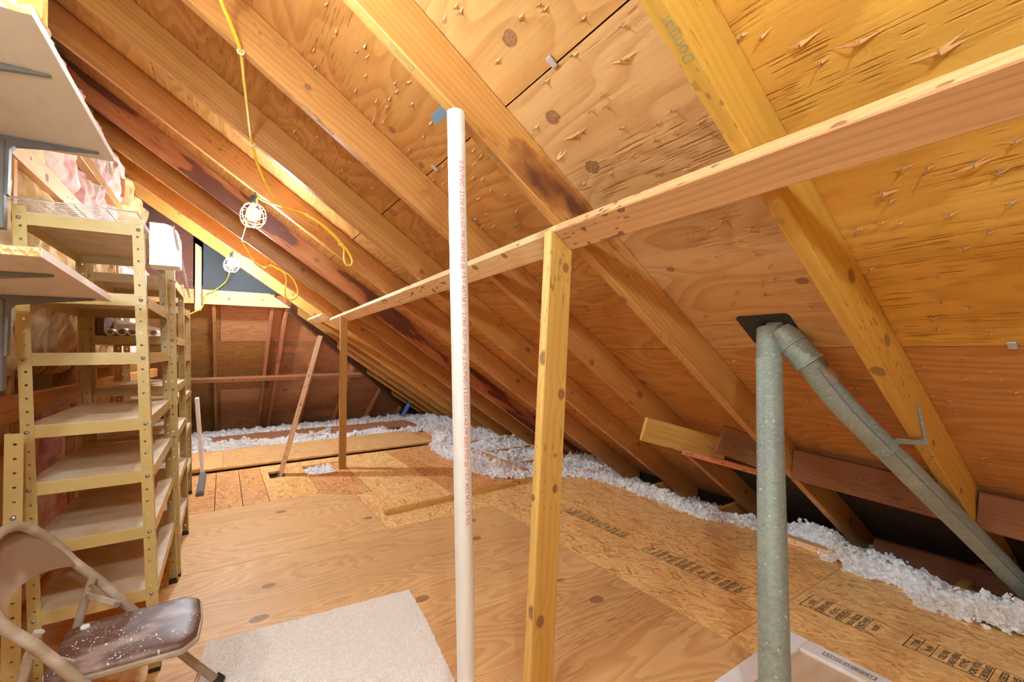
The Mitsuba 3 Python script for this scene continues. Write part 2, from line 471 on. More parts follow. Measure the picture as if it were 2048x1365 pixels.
scene['chipboard'] = {'type': 'twosided', 'bsdf': {'type': 'principled', 'base_color': proc(chip_fn), 'roughness': 0.8, 'specular': 0.2}}
plain('bracket_grey', (0.16, 0.155, 0.15), 0.45, 0.2)
plain('cord_yellow', (0.86, 0.60, 0.045), 0.4)
plain('cage_yellow', (0.90, 0.72, 0.10), 0.4)
plain('socket_black', (0.03, 0.03, 0.03), 0.5)
plain('tie_white', (0.85, 0.83, 0.78), 0.4)
plain('felt_black', (0.035, 0.038, 0.042), 0.75)


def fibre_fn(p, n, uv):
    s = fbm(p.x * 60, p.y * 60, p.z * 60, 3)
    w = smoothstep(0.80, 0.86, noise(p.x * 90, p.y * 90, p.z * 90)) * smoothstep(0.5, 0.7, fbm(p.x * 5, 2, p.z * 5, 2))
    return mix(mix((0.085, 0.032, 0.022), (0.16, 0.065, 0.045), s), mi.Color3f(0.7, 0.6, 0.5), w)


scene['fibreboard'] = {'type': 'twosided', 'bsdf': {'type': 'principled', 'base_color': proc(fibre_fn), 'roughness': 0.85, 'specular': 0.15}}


def enamel_fn(p, n, uv):
    s = smoothstep(0.45, 0.75, fbm(p.x * 18, p.y * 18, p.z * 18, 4))
    return mix((0.34, 0.255, 0.17), (0.48, 0.39, 0.29), s)


scene['chair_enamel'] = {'type': 'twosided', 'bsdf': {'type': 'principled', 'base_color': proc(enamel_fn), 'roughness': 0.42, 'specular': 0.5}}
plain('chair_back_enamel', proc(lambda p, n, uv: mix((0.27, 0.165, 0.10), (0.40, 0.28, 0.19), smoothstep(0.4, 0.75, fbm(p.x * 12, p.y * 12, p.z * 14, 4)))), 0.45)


def vinyl_fn(p, n, uv):
    d = smoothstep(0.42, 0.75, fbm(p.x * 15, p.y * 22, 0, 4))
    c = mix((0.115, 0.05, 0.036), (0.30, 0.20, 0.17), d)
    sp = smoothstep(0.86, 0.90, noise(p.x * 330, p.y * 170, 2)) * smoothstep(0.42, 0.55, fbm(p.x * 14, p.y * 14, 3, 2))
    return mix(c, mi.Color3f(0.82, 0.76, 0.68), sp)


scene['brown_vinyl'] = {'type': 'twosided', 'bsdf': {'type': 'principled', 'base_color': proc(vinyl_fn), 'roughness': 0.45, 'specular': 0.5}}


def carpet_fn(p, n, uv):
    t = fbm(p.x * 190, p.y * 190, 0, 2)
    painted_shade = smoothstep(0.0, 0.05, 0.13 - p.x + 0.06 * noise(p.x * 8, p.y * 8)) * (1 - smoothstep(0.02, 0.12, 1.58 - p.y + 0.5 * p.x))
    return mix((0.76, 0.70, 0.62), (0.94, 0.90, 0.83), t) * (1 - 0.12 * painted_shade)  # left part darkened in the colour, standing in for shade by the chair


scene['carpet'] = {'type': 'twosided', 'bsdf': {'type': 'principled', 'base_color': proc(carpet_fn), 'roughness': 0.95, 'specular': 0.1}}
plain('white_frame', (0.88, 0.86, 0.82), 0.4)
plain('tan_board', proc(lambda p, n, uv: mix((0.60, 0.43, 0.27), (0.72, 0.55, 0.37), fbm(p.x * 6, p.y * 40, 0, 3))), 0.6)
plain('cardboard_brown', (0.20, 0.085, 0.045), 0.8)
plain('roll_white', (0.80, 0.75, 0.70), 0.4)
plain('tube_core', (0.32, 0.19, 0.10), 0.8)
plain('grey_strip', (0.12, 0.12, 0.12), 0.5)
plain('blue_plastic', (0.12, 0.30, 0.60), 0.4)
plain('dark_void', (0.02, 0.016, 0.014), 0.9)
plain('painted_eave_shade', (0.05, 0.03, 0.022), 0.9)
plain('drywall_back', (0.30, 0.25, 0.20), 0.9)
plain('rubber_black', (0.02, 0.02, 0.02), 0.6)
plain('tape_blue', (0.10, 0.13, 0.16), 0.6)

# ------------------------------------------------------------------ the roof
RAFT = [-3.14, -2.53, -1.92, -1.31, -0.70, -0.09, 0.519, 1.13, 1.735, 2.355, 2.98, 3.70, 4.36, 5.04, 5.70, 6.26, 6.86, 7.44, 8.04]   # far faces
HIPD = (HIPZ - (CAM_Z + SX * TAN)) / TAN       # y - x along the hip
EAVE, RIDGE = 3.42, -0.80
ceil = struct('ceiling', 'sloping plywood roof deck on rafters')
# outer deck: felt over the sheathing, clipped at the hip
F_ROOF = frame([0, 1, 0], y=DOWN)              # local x along the attic, y down the slope, z = x cross y
if F_ROOF[:, 2] @ NR < 0:
    F_ROOF[:, 2] *= -1
O_ROOF = P3(0, 0, roof_z(0))


def slope_of(x):
    return x / COS


def hip_clip(poly):
    """Clips a polygon (y, slope) to the near side of the hip."""
    big = [(-9, slope_of(-1.2)), (6.16, slope_of(-1.2)), (6.16, slope_of(6.16 - HIPD)), (HIPD + EAVE + 0.5, slope_of(EAVE + 0.5)), (-9, slope_of(EAVE + 0.5))]
    return poly.intersection(sg.Polygon(big))


deck = hip_clip(rect(-3.4, slope_of(RIDGE - 0.10), 9.5, slope_of(EAVE + 0.05)))
scene['ceiling'] = mikit.ply(solid(trimesh.creation.extrude_polygon(deck, 0.02, engine='earcut'), F_ROOF, O_ROOF + NR * 0.0145), 'felt_black')

ROWS = [(RIDGE - 0.10, -0.302), (-0.302, 0.695), (0.695, 1.706), (1.706, 2.41), (2.41, 2.56), (2.56, EAVE)]
for r, (xa, xb) in enumerate(ROWS):
    edges = [-3.2] + [RAFT[i] - 0.019 for i in ((2, 6, 10, 14, 18), (3, 7, 11, 15), (2, 6, 7, 11, 15), (4, 8, 12, 16), (4, 8, 12, 16), (4, 8, 12, 16))[r]] + [9.4]
    for a, b in zip(edges[:-1], edges[1:]):
        g = 0.0022
        poly = hip_clip(rect(a + g, slope_of(xa) + g, b - g, slope_of(xb) - g))
        if poly.is_empty:
            continue
        mid = (a + b) / 2
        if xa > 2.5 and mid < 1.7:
            m = 'painted_eave_shade'  # lowest near sheets coloured almost black to stand for the eave shade
        elif xa > 1.7:
            m = 'sheathing_yellow' if mid < 0.3 else 'sheathing_orange'
        elif xa > 0.6:
            m = 'sheathing_yellow' if mid < 0.0 else ('sheathing_pale' if mid < 1.0 else 'sheathing_orange')  # deeper orange past the near bay also paints in the rafter shade
        elif xa > -0.35:
            m = 'sheathing_medium' if mid < 1.0 else 'sheathing_orange'
        else:
            m = 'sheathing_orange'
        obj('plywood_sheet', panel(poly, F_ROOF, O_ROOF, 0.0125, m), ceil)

# rafters (2x6), the far ones jacks that stop at the hip
DR = 0.140
for i, yf in enumerate(RAFT):
    xa, xb = RIDGE + 0.005, 3.36
    cuts = [((xb, 0, 0), (-1, 0, 0)), ((0, 0, -0.235), (0, 0, 1))]
    if yf > 6.13:
        xa = yf - HIPD - 0.25
        cuts.append(((yf - HIPD + 0.03, yf, 0), (1, -1, 0)))
    else:
        cuts.append(((xa, 0, 0), (1, 0, 0)))
    a = P3(xa - 0.15, yf - 0.019, roof_z(xa - 0.15)) - NR * (DR / 2 + 0.0008)
    b = P3(xb + 0.15, yf - 0.019, roof_z(xb + 0.15)) - NR * (DR / 2 + 0.0008)
    kind = {0.519: 'rafter_yellow', 1.13: 'rafter_scorched', 3.70: 'rafter_stained', 4.36: 'rafter_pine'}.get(yf, 'rafter_pine')
    # width along the slope normal so that the wide face is the rafter's side
    F = frame(b - a, z=[0, 1, 0])
    m = chamfer_box(np.linalg.norm(b - a), DR, 0.038, 0.003)
    for q, nn in cuts:
        nl = F.T @ np.asarray(nn, float); nl /= np.linalg.norm(nl)
        m = m.trim_by_plane(nl.tolist(), float(nl @ (F.T @ (np.asarray(q, float) - a))))
    mesh, uv = grain(m, F, a)
    obj('rafter', mikit.ply(mesh, kind, uv=uv), ceil)

# ridge board and the block that hangs from it
obj('ridge_board', timber((RIDGE - 0.02, -3.2, 2.68), (RIDGE - 0.02, 6.1, 2.68), (0, 0, 1), 0.184, 0.038, 'rafter_pine'), ceil)

# blocking between rafters near the eave, and lone board ends nailed under the rafters
for (q0, q1) in (((2.12, 1.335, 0.632), (2.33, 1.132, 0.528)), ((2.345, 1.09, 0.522), (2.45, 0.522, 0.462)), ((2.458, 0.478, 0.458), (2.54, -0.088, 0.41)), ((2.55, -0.13, 0.40), (2.62, -0.69, 0.36))):
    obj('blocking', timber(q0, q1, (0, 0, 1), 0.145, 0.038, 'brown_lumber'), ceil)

# sheathing clips on the joint
for (x, y) in ((0.687, 0.862), (0.693, 1.61), (1.698, 0.258)):
    F = frame([0, 1, 0], y=DOWN)
    o = P3(x, y, roof_z(x)) - NR * 0.0045
    obj('sheathing_clip', mikit.ply(solid(chamfer_box(0.018, 0.03, 0.006, 0.0015, -0.009), F, o), 'clip_steel'), ceil)

# nail tips through the sheathing, each with the veneer it has split off
NAILS = [(0.843,0.47),(0.862,0.442),(0.901,0.392),(0.939,0.313),(0.944,0.375),(1.177,0.324),(1.192,0.29),(1.206,0.226),(1.234,0.197),(1.22,0.371),(1.243,0.367),(1.299,0.195),(1.304,0.283),(1.289,0.398),(1.303,0.369),(1.295,0.441),(1.359,0.238),(1.39,0.281),(1.413,0.461),(1.46,0.339),(1.536,0.354),(1.563,0.307),(1.592,0.386),(1.188,0.721),(1.233,0.665),(1.206,0.775),(1.255,0.714),(1.291,0.806),(1.308,0.697),(1.361,0.83),(1.358,0.681),(1.413,0.732),(1.407,0.697),(1.437,0.828),(1.458,0.749),(1.524,0.644),(1.483,0.874),(1.184,0.17),(0.486,0.992),(0.499,0.992),(0.481,1.052),(0.588,0.858),(0.598,0.795),(0.61,0.794),(0.667,0.728),(0.611,1.0),(0.703,0.801),(0.708,0.916),(0.798,0.798),(0.819,0.812),(0.81,0.857),(0.877,0.814),(0.841,0.924),(0.936,0.751),(0.942,0.697),(0.945,0.842),(0.773,1.05),(0.962,0.939),(0.958,1.05),(1.012,0.804),(0.897,0.67),(0.908,0.722),(0.945,0.628),(0.718,0.658),(0.981,0.617),(1.212,0.85),(0.253,1.381),(0.294,1.444),(0.256,1.614),(0.366,1.389),(0.353,1.439),(0.38,1.423),(0.398,1.5),(0.468,1.41),(0.492,1.353),(0.482,1.437),(0.453,1.565),(0.478,1.496),(0.484,1.54),(0.529,1.42),(0.498,1.633),(0.597,1.424),(0.607,1.511),(0.603,1.644),(0.273,1.685),(0.393,1.614),(0.476,1.68),(0.705,1.563),(0.718,1.68),(0.747,1.649),(0.755,1.401),(0.805,1.43),(0.785,1.469),(0.846,1.442),(0.85,1.548),(0.145,2.048),(0.153,2.12),(0.223,2.09),(0.263,2.076),(0.372,2.103),(0.35,2.122),(0.397,2.062),(0.271,2.239),(0.476,2.217),(0.482,2.089),(0.527,2.08),(0.599,2.135),(0.725,1.352),(0.75,1.345),(0.885,1.397),(0.908,1.587),(0.907,1.676),(0.958,1.613),(0.942,1.68),(0.947,1.419),(0.987,1.486),(1.22,1.392),(1.32,1.346),(1.288,1.233),(1.463,1.334),(1.462,1.68),(1.439,1.453),(1.498,1.488),(1.549,1.424),(1.581,1.471),(1.576,1.543),(1.557,1.669),(1.596,1.651),(1.681,1.68),(1.65,1.374),(1.714,1.436),(1.729,1.52),(1.53,1.012),(1.634,0.386),(1.656,0.292),(1.746,0.355),(1.792,0.46),(1.8,0.317),(1.832,0.301),(1.838,0.38),(1.89,0.336),(1.884,0.286),(1.945,0.437),(2.009,0.436),(1.775,1.05),(1.66,1.338),(1.742,1.453),(1.838,0.716),(1.821,0.746),(1.902,0.671),(2.171,0.867),(2.048,0.774),(2.07,0.736),(1.999,0.878),(2.003,0.855),(2.256,0.423),(2.146,0.37)]
for y0 in (2.47, 2.52):
    NAILS += [(x, y0 + 0.05 * math.sin(9 * x)) for x in np.arange(0.02, 0.95, 0.11)]
BIG = [(0.764, 0.701), (0.866, 1.06), (1.026, 0.712), (1.002, 0.224), (0.838, 0.953), (0.901, 0.392), (0.939, 0.313), (1.206, 0.226), (1.22, 0.371)]
for k, (x, y) in enumerate(NAILS + BIG[:5]):
    o = P3(x, y, roof_z(x))
    big = any(abs(x - bx) + abs(y - by) < 1e-6 for bx, by in BIG)
    L = rng.uniform(0.012, 0.023)
    d = -NR + rng.normal(0, 0.10, 3)
    d /= np.linalg.norm(d)
    v, f = tube([o + NR * 0.002, o + d * (L - 0.004), o + d * L], [0.0017, 0.0016, 0.0003], 6, caps=False)
    obj('nail', mikit.ply((v, f), 'nail_steel', smooth=True), ceil)
    V, Fc = [], []
    for s in range(2 if not big else 3):
        ln = rng.uniform(0.008, 0.022) * (2.2 if big else 1.0)
        wd = rng.uniform(0.0014, 0.0034) * (1.6 if big else 1.0)
        sgn = 1 if s % 2 else -1
        lift = rng.uniform(0.004, 0.009) * (1.5 if big else 1.0)
        along = P3(0, sgn, 0) + DOWN * rng.normal(0, 0.18)
        a = o + along * ln - NR * 0.0002
        tip = o - NR * lift + along * 0.002
        side = DOWN * wd
        q = [a - side * .2, a + side * .2, tip + side, tip - side, o + side * 1.1 - NR * 0.0002, o - side * 1.1 - NR * 0.0002, tip + side - NR * 0.001, tip - side - NR * 0.001]
        b0 = len(V)
        V += q
        Fc += [[b0 + i for i in t] for t in ((0, 1, 2), (0, 2, 3), (0, 7, 6), (0, 6, 1), (3, 2, 4), (3, 4, 5), (2, 6, 4), (3, 5, 7), (6, 7, 5), (6, 5, 4))]
    obj('splinter', mikit.ply((np.array(V), np.array(Fc)), 'splinter_wood'), ceil)

# lettering stamped on the rafters' narrow faces
def stamp_on_rafter(text, xs, yf, h):
    m = meshkit.text_mesh(text, h, 0.0004)
    v, f = arrays(m)
    L = v[:, 0].max()
    F = np.stack([-DOWN, P3(0, 1, 0), np.cross(-DOWN, P3(0, 1, 0))], 1)
    o = P3(xs, yf, roof_z(xs)) - NR * (DR + 0.0011)
    if F[:, 2] @ NR > 0:
        F[:, 2] *= -1
    return mikit.ply((v @ F.T + o, f), 'green_ink')


obj('stamp', stamp_on_rafter('Domtar', 0.80, 0.519 - 0.032, 0.020), ceil)
obj('stamp', stamp_on_rafter('Domtar', 0.50, 1.13 - 0.030, 0.018), ceil)
obj('stamp', stamp_on_rafter('KILN DRIED', 0.80, 1.13 - 0.030, 0.013), ceil)
obj('stamp', stamp_on_rafter('Domtar', 0.42, 1.735 - 0.030, 0.016), ceil)

# roof jack: the dark hole that the vent pipes go through
hole = sg.box(-0.072, -0.065, 0.072, 0.065).buffer(0.018)
obj('vent_flashing', mikit.ply(solid(trimesh.creation.extrude_polygon(hole, 0.003), np.stack([P3(0, 1, 0), DOWN, -NR], 1), P3(1.612, 0.815, roof_z(1.612)) - NR * 0.0005), 'rubber_black'), ceil)

# ------------------------------------------------------------------ the hip end (back slope), its vertical upper wall
wb = struct('wall_back', 'sloping plywood hip end with a beam and a dark upper wall')
F_B = frame([1, 0, 0], y=DOWNB)
if F_B[:, 2] @ NB < 0:
    F_B[:, 2] *= -1
O_B = P3(0, 0, HIPZ)
YB0, YB1 = 6.13, 9.0


def back_clip(poly):
    tri = sg.Polygon([(-1.3, 0), (YB0 - HIPD - 0.0, YB0 / COS), (YB1 + 0.3 - HIPD, (YB1 + 0.3) / COS), (-1.3, (YB1 + 0.3) / COS)])
    return poly.intersection(tri.buffer(0))


scene['wall_back'] = mikit.ply(solid(trimesh.creation.extrude_polygon(back_clip(rect(-1.3, YB0 / COS, 4.2, (YB1 + 0.2) / COS)), 0.02, engine='earcut'), F_B, O_B + NB * 0.0145), 'felt_black')
sb = [YB0 / COS, YB0 / COS + 1.02, YB0 / COS + 2.24, (YB1 + 0.2) / COS]
for a, b, xs in zip(sb[:-1], sb[1:], ((-1.3, -0.03, 2.41), (-1.3, 0.60, 3.0), (-1.3, -0.03, 2.4, 3.9))):
    for xa, xb in zip(xs[:-1], xs[1:]):
        poly = back_clip(rect(xa + .002, a + .002, xb - .002, b - .002))
        if not poly.is_empty:
            obj('plywood_sheet', panel(poly, F_B, O_B, 0.0125, 'back_plywood' if xa > -0.1 else 'sheathing_orange'), wb)
# rafters of the hip end
for xc, ya in ((-0.09, YB0), (0.507, YB0), (0.666, YB0), (1.145, 0), (1.74, 0), (2.335, 0), (2.93, 0)):
    y0 = max(YB0, xc + HIPD - 0.0) - 0.2
    a = P3(xc, y0, HIPZ - TAN * y0) - NB * (DR / 2 + 0.0008)
    b = P3(xc, 9.1, HIPZ - TAN * 9.1) - NB * (DR / 2 + 0.0008)
    cuts = [((0, YB0 + 0.0, 0), (0, 1, 0)), ((0, 0, -0.235), (0, 0, 1)), ((xc, xc + HIPD + 0.03, 0), (-1, 1, 0))]
    F = frame(b - a, z=[1, 0, 0])
    m = chamfer_box(np.linalg.norm(b - a), DR, 0.038, 0.003)
    for q, nn in cuts:
        nl = F.T @ np.asarray(nn, float); nl /= np.linalg.norm(nl)
        m = m.trim_by_plane(nl.tolist(), float(nl @ (F.T @ (np.asarray(q, float) - a))))
    mesh, uv = grain(m, F, a)
    obj('rafter', mikit.ply(mesh, 'red_lumber' if xc > 0 else 'rafter_pine', uv=uv), wb)
# hip rafter
hx0, hx1 = YB0 - HIPD + 0.02, 3.40
ha = P3(hx0, hx0 + HIPD, roof_z(hx0, 0.0) - 0.13)
hb = P3(hx1, hx1 + HIPD, roof_z(hx1, 0.0) - 0.13)
obj('hip_rafter', timber(ha, hb, (0, 0, 1), 0.184, 0.038, 'brown_lumber', cuts=[((0, 0, -0.235), (0, 0, 1))]), wb)
# horizontal purlin nailed across the hip rafters
obj('purlin', timber((-0.95, 7.43, HIPZ - TAN * 7.43 - (DR + 0.02) / COS), (1.92, 7.43, HIPZ - TAN * 7.43 - (DR + 0.02) / COS), DOWNB, 0.089, 0.038, 'red_lumber'), wb)
# beam under the upper wall
obj('beam', timber((-0.20, 6.105, 1.718), (0.92, 6.105, 1.706), (0, 0, 1), 0.162, 0.05, 'pale_pine', cuts=[((SX, 0, CAM_Z - (DR + .002) / COS), (-SIN, 0, -COS))]), wb)
obj('beam', timber((-1.1, 6.115, 1.72), (-0.275, 6.115, 1.72), (0, 0, 1), 0.162, 0.04, 'rafter_pine'), wb)
obj('stud', timber((-0.236, 6.085, 1.56), (-0.236, 6.085, 2.5), (1, 0, 0), 0.060, 0.038, 'pale_pine', cuts=[((SX, 0, CAM_Z - (DR + .002) / COS), (-SIN, 0, -COS))]), wb)


def upper_panel(x0, x1, z0, bsdf, name, y=6.125):
    top = lambda x: roof_z(x, 0.004)
    poly = sg.Polygon([(x0, z0), (x1, min(z0, top(x1))), (x1, top(x1)), (x0, top(x0))]).buffer(0)
    m = trimesh.creation.extrude_polygon(poly, 0.014)
    F = np.stack([P3(1, 0, 0), P3(0, 0, 1), P3(0, -1, 0)], 1)
    obj(name, mikit.ply(solid(m, F, (0, y + 0.014, 0)), bsdf), wb)


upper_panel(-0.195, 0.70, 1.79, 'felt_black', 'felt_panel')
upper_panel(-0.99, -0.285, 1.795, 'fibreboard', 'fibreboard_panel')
obj('splice_block', timber((0.60, 5.02, roof_z(0.60, DR + 0.02)), (0.60, 5.05, roof_z(0.60, DR + 0.02)), DOWN, 0.03, 0.02, 'pale_pine'), wb)

# ------------------------------------------------------------------ left wall: insulated studs
wl = struct('wall_left', 'open stud wall filled with pink and tan insulation batts')
scene['wall_left'] = mikit.ply(box(-0.86, -3.4, -0.25, -0.825, 6.2, 2.8), 'brown_lumber', uv=None)
scene['wall_left']['bsdf'] = {'type': 'ref', 'id': 'drywall_back'}
WX = -0.66
studs = [-2.9, -2.3, -1.7, -1.1, -0.5, 0.1, 0.7, 1.28, 1.86, 2.42, 3.30, 4.28, 4.42, 5.38, 6.0]
for y in studs:
    obj('stud', timber((WX - 0.045, y, 0.02), (WX - 0.045, y, 1.83), (1, 0, 0), 0.089, 0.038, 'rafter_pine'), wl)
obj('top_plate', timber((WX - 0.045, -3.2, 1.875), (WX - 0.045, 6.08, 1.885), (0, 0, 1), 0.085, 0.089, 'pale_pine'), wl)
obj('girt', timber((WX - 0.02, 0.2, 2.20), (WX - 0.02, 6.08, 2.19), (0, 0, 1), 0.06, 0.05, 'rafter_pine'), wl)
obj('girt', timber((WX - 0.06, 0.2, 2.46), (WX - 0.06, 6.08, 2.45), (0, 0, 1), 0.07, 0.04, 'rafter_pine'), wl)
obj('ledger', timber((-0.600, 0.9, 0.912), (-0.600, 6.0, 0.885), (0, 0, 1), 0.085, 0.038, 'rafter_pine'), wl)
obj('block', timber((WX + 0.0, 4.40, 2.34), (WX + 0.0, 4.62, 2.34), (0, 0, 1), 0.14, 0.06, 'red_lumber'), wl)


def batt(y0, y1, z0, z1, x, amp, seed, bsdf):
    ny, nz = int((y1 - y0) / 0.022) + 2, int((z1 - z0) / 0.022) + 2
    Y, Z = np.meshgrid(np.linspace(y0, y1, ny), np.linspace(z0, z1, nz), indexing='ij')
    e = np.minimum(np.minimum(Y - y0, y1 - Y), np.minimum(Z - z0, z1 - Z))
    roll = np.clip(e / 0.05, 0, 1) ** 0.5
    q = np.stack([Y * 5.5, Z * 3.0, 0 * Y + seed], -1)
    q2 = np.stack([Y * 22, Z * 14, 0 * Y + seed + 5], -1)
    X = x - 0.05 + 0.05 * roll + amp * (meshkit.fbm(q, 4, seed) - 0.5) * 2 * roll + 0.022 * (meshkit.fbm(q2, 3, seed + 1) - 0.5) * 2
    V = np.stack([X, Y, Z], -1).reshape(-1, 3)
    i, j = np.meshgrid(np.arange(ny - 1), np.arange(nz - 1), indexing='ij')
    k = i * nz + j
    f = np.vstack([np.stack([k, k + nz, k + nz + 1], -1).reshape(-1, 3), np.stack([k, k + nz + 1, k + 1], -1).reshape(-1, 3)])
    # a back so that the batt has depth
    B = V.copy(); B[:, 0] = -0.82
    ring = np.concatenate([np.arange(nz), np.arange(1, ny) * nz + nz - 1, (ny - 1) * nz + np.arange(nz - 2, -1, -1), np.arange(ny - 2, 0, -1) * nz])
    n = len(V)
    r2 = np.roll(ring, -1)
    side = np.vstack([np.stack([ring, ring + n, r2 + n], 1), np.stack([ring, r2 + n, r2], 1)])
    return mikit.ply((np.vstack([V, B]), np.vstack([f, f[:, ::-1] + n, side])), bsdf, smooth=50)


for k, (ya, yb) in enumerate(zip(studs[:-1], studs[1:])):
    if yb - ya < 0.2:
        continue
    mat = 'batt_pink' if 4.3 < ya < 5.4 else ('batt_tan' if ya > 1.5 else 'batt_cream')
    obj('insulation_batt', batt(ya + 0.02, yb - 0.02, 0.99, 1.83, WX + 0.005, 0.05, 10 + k, 'batt_cream' if ya < 3.4 and mat != 'batt_pink' and ya < 2.4 else mat), wl)
    obj('insulation_batt', batt(ya + 0.02, yb - 0.02, 0.03, 0.87, WX - 0.02, 0.04, 40 + k, 'batt_pink' if k % 2 else 'batt_tan'), wl)
ups = [0.4, 1.6, 2.55, 3.0, 3.42, 4.05, 4.7, 5.4, 6.05]
for k, (ya, yb) in enumerate(zip(ups[:-1], ups[1:])):
    obj('insulation_batt', batt(ya + 0.01, yb - 0.01, 1.93, 2.62, WX - 0.03, 0.07, 70 + k, 'batt_cream' if k in (0, 1, 2) else ('batt_pink' if k < 6 else 'batt_tan')), wl)

# ------------------------------------------------------------------ closing walls behind the camera and at the eave
struct('wall_front', 'plywood end wall')
scene['wall_front'] = mikit.ply(box(-0.86, -3.45, -0.25, 3.6, -3.4, 2.85), 'tan_board')
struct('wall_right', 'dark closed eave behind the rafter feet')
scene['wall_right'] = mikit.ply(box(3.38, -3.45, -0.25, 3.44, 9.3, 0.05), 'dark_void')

# ------------------------------------------------------------------ floor
fl = struct('floor', 'plywood and strand board attic floor on joists')
scene['floor'] = mikit.ply(box(-0.86, -3.45, -0.30, 3.6, 9.4, -0.25), 'drywall_back')
for y in (-3.0, -2.4, -1.8, -1.2, -0.6, 0.02, 0.62, 1.22, 1.83, 2.44, 3.05, 3.66, 4.25, 4.885, 5.895, 6.30, 6.88):
    xe = 3.3
    obj('joist', timber((-0.82, y, -0.135), (xe, y, -0.135), (0, 0, 1), 0.233, 0.038, 'pale_pine' if y > 4.5 else 'rafter_pine', cuts=[((SX, 0, CAM_Z - 0.015), (-SIN, 0, -COS)), ((0, 0, HIPZ - .02), (0, -SIN, -COS))]), fl)


def sheet(x0, y0, x1, y1, bsdf, name, along='x', top=0.0, th=0.018, poly=None, gap=0.0012):
    poly = poly or rect(x0 + gap, y0 + gap, x1 - gap, y1 - gap)
    if along == 'x':
        return obj(name, panel(poly, np.eye(3), (0, 0, top - th), th, bsdf), fl)
    q = sg.Polygon([(y, -x) for x, y in poly.exterior.coords], [[(y, -x) for x, y in r.coords] for r in poly.interiors])
    F = np.stack([P3(0, 1, 0), P3(-1, 0, 0), P3(0, 0, 1)], 1)
    return obj(name, panel(q, F, (0, 0, top - th), th, bsdf), fl)


PX = 1.586
for (x0, y0, x1, y1, m) in ((-0.82, -3.36, PX, -2.0, 'floor_plywood'), (-0.82, -2.0, PX, -0.78, 'floor_plywood'), (-0.82, -0.78, PX, 0.44, 'floor_plywood_worn'), (-0.82, 0.44, PX, 1.655, 'floor_plywood_worn'),
                          (-0.82, 1.655, PX, 2.715, 'floor_plywood')):
    sheet(x0, y0, x1, y1, m, 'plywood_sheet')
L = sg.Polygon([(-0.82, 2.717), (0.848, 2.717), (0.848, 3.50), (0.63, 3.70), (-0.82, 3.70)])
sheet(0, 0, 0, 0, 'floor_plywood', 'plywood_sheet', poly=L)
sheet(0.850, 2.717, PX, 3.06, 'osb', 'osb_sheet', 'y')
sheet(0.632, 3.505, 0.974, 4.275, 'osb_reddish', 'osb_sheet', 'y', poly=sg.Polygon([(0.632, 3.703), (0.849, 3.505), (0.974, 3.505), (0.974, 4.275), (0.632, 4.275)]))
sheet(0.850, 3.06, 0.978, 3.503, 'osb', 'osb_sheet', 'y')
sheet(0.870, 4.277, 0.974, 4.64, 'osb_reddish', 'osb_sheet', 'y', top=-0.004)
# strand-board strips towards the far end, cut side by side
for xa, xb in ((-0.82, -0.045), (-0.045, 0.124), (0.124, 0.292)):
    sheet(xa, 3.70, xb, 4.86, 'osb_reddish', 'osb_sheet', 'y', gap=0.0022)
notch = rect(0.294, 3.703, 0.630, 4.86).difference(rect(0.345, 4.37, 0.465, 4.605))
sheet(0, 0, 0, 0, 'osb', 'osb_sheet', 'y', poly=notch)
sheet(0.632, 4.66, 0.976, 4.86, 'osb', 'osb_sheet', 'y')
for xa, xb in ((0.978, 1.312), (1.312, 1.476), (1.476, 1.637), (1.637, 2.35)):
    sheet(xa, 3.062, xb, 4.86, 'osb' if xa < 1.4 else 'osb_reddish', 'osb_sheet', 'y', gap=0.002)
# right-hand strand board
for ya, yb in ((-3.36, -1.46), (-1.46, 0.98), (0.98, 3.06)):
    sheet(PX + 0.001, ya, PX + 1.218, yb, 'osb', 'osb_sheet', 'y', gap=0.0018)
# boards laid over the joists at the far end
sheet(-0.60, 4.93, 0.004, 5.82, 'floor_plywood', 'plywood_sheet', top=0.022)
sheet(0.004, 4.93, 2.07, 5.81, 'floor_plywood', 'plywood_sheet', top=0.022)
sheet(0, 0, 0, 0, 'osb_reddish', 'osb_sheet', 'y', poly=sg.Polygon([(2.075, 5.0), (2.42, 5.10), (2.33, 5.62), (2.075, 5.72)]), top=0.006)
sheet(-0.10, 6.36, 1.22, 6.80, 'dark_plywood', 'plywood_sheet', top=0.018)
sheet(1.225, 6.20, 2.36, 6.72, 'dark_plywood', 'plywood_sheet', top=0.024)
sheet(1.05, 6.24, 1.30, 6.66, 'dark_plywood', 'plywood_sheet', top=0.006)

# printing on the strand board
F_ST = np.stack([P3(-1, 0, 0), P3(0, -1, 0), P3(0, 0, 1)], 1)     # reads towards -x


def stamp_floor(rows, x0, x1, y0, step):
    ms, y = [], y0
    for r in rows:
        if r == '|':
            ms.append(box(x0, y - 0.001, 0.0002, x1, y + 0.001, 0.0005)); y -= step * 0.45
            continue
        h = step * 0.62
        v, f = arrays(meshkit.text_mesh(r, h, 0.0004, bold=True))
        w = v[:, 0].max() - v[:, 0].min()
        s = min(1.0, (x1 - x0) * 0.88 / w)
        v = v * [s, 1, 1]
        v[:, 0] += ((x1 - x0) - w * s) / 2
        ms.append((v @ F_ST.T + P3(x1, y - step * 0.2, 0.0002), f))
        y -= step
    for xx in (x0, x0 + 0.008, x1):
        ms.append(box(xx - 0.0009, y, 0.0002, xx + 0.0009, y0 + 0.01, 0.0005))
    ms.append(box(x0, y0 + 0.008, 0.0002, x1, y0 + 0.011, 0.0005))
    return mikit.ply(join(*ms), 'black_ink')


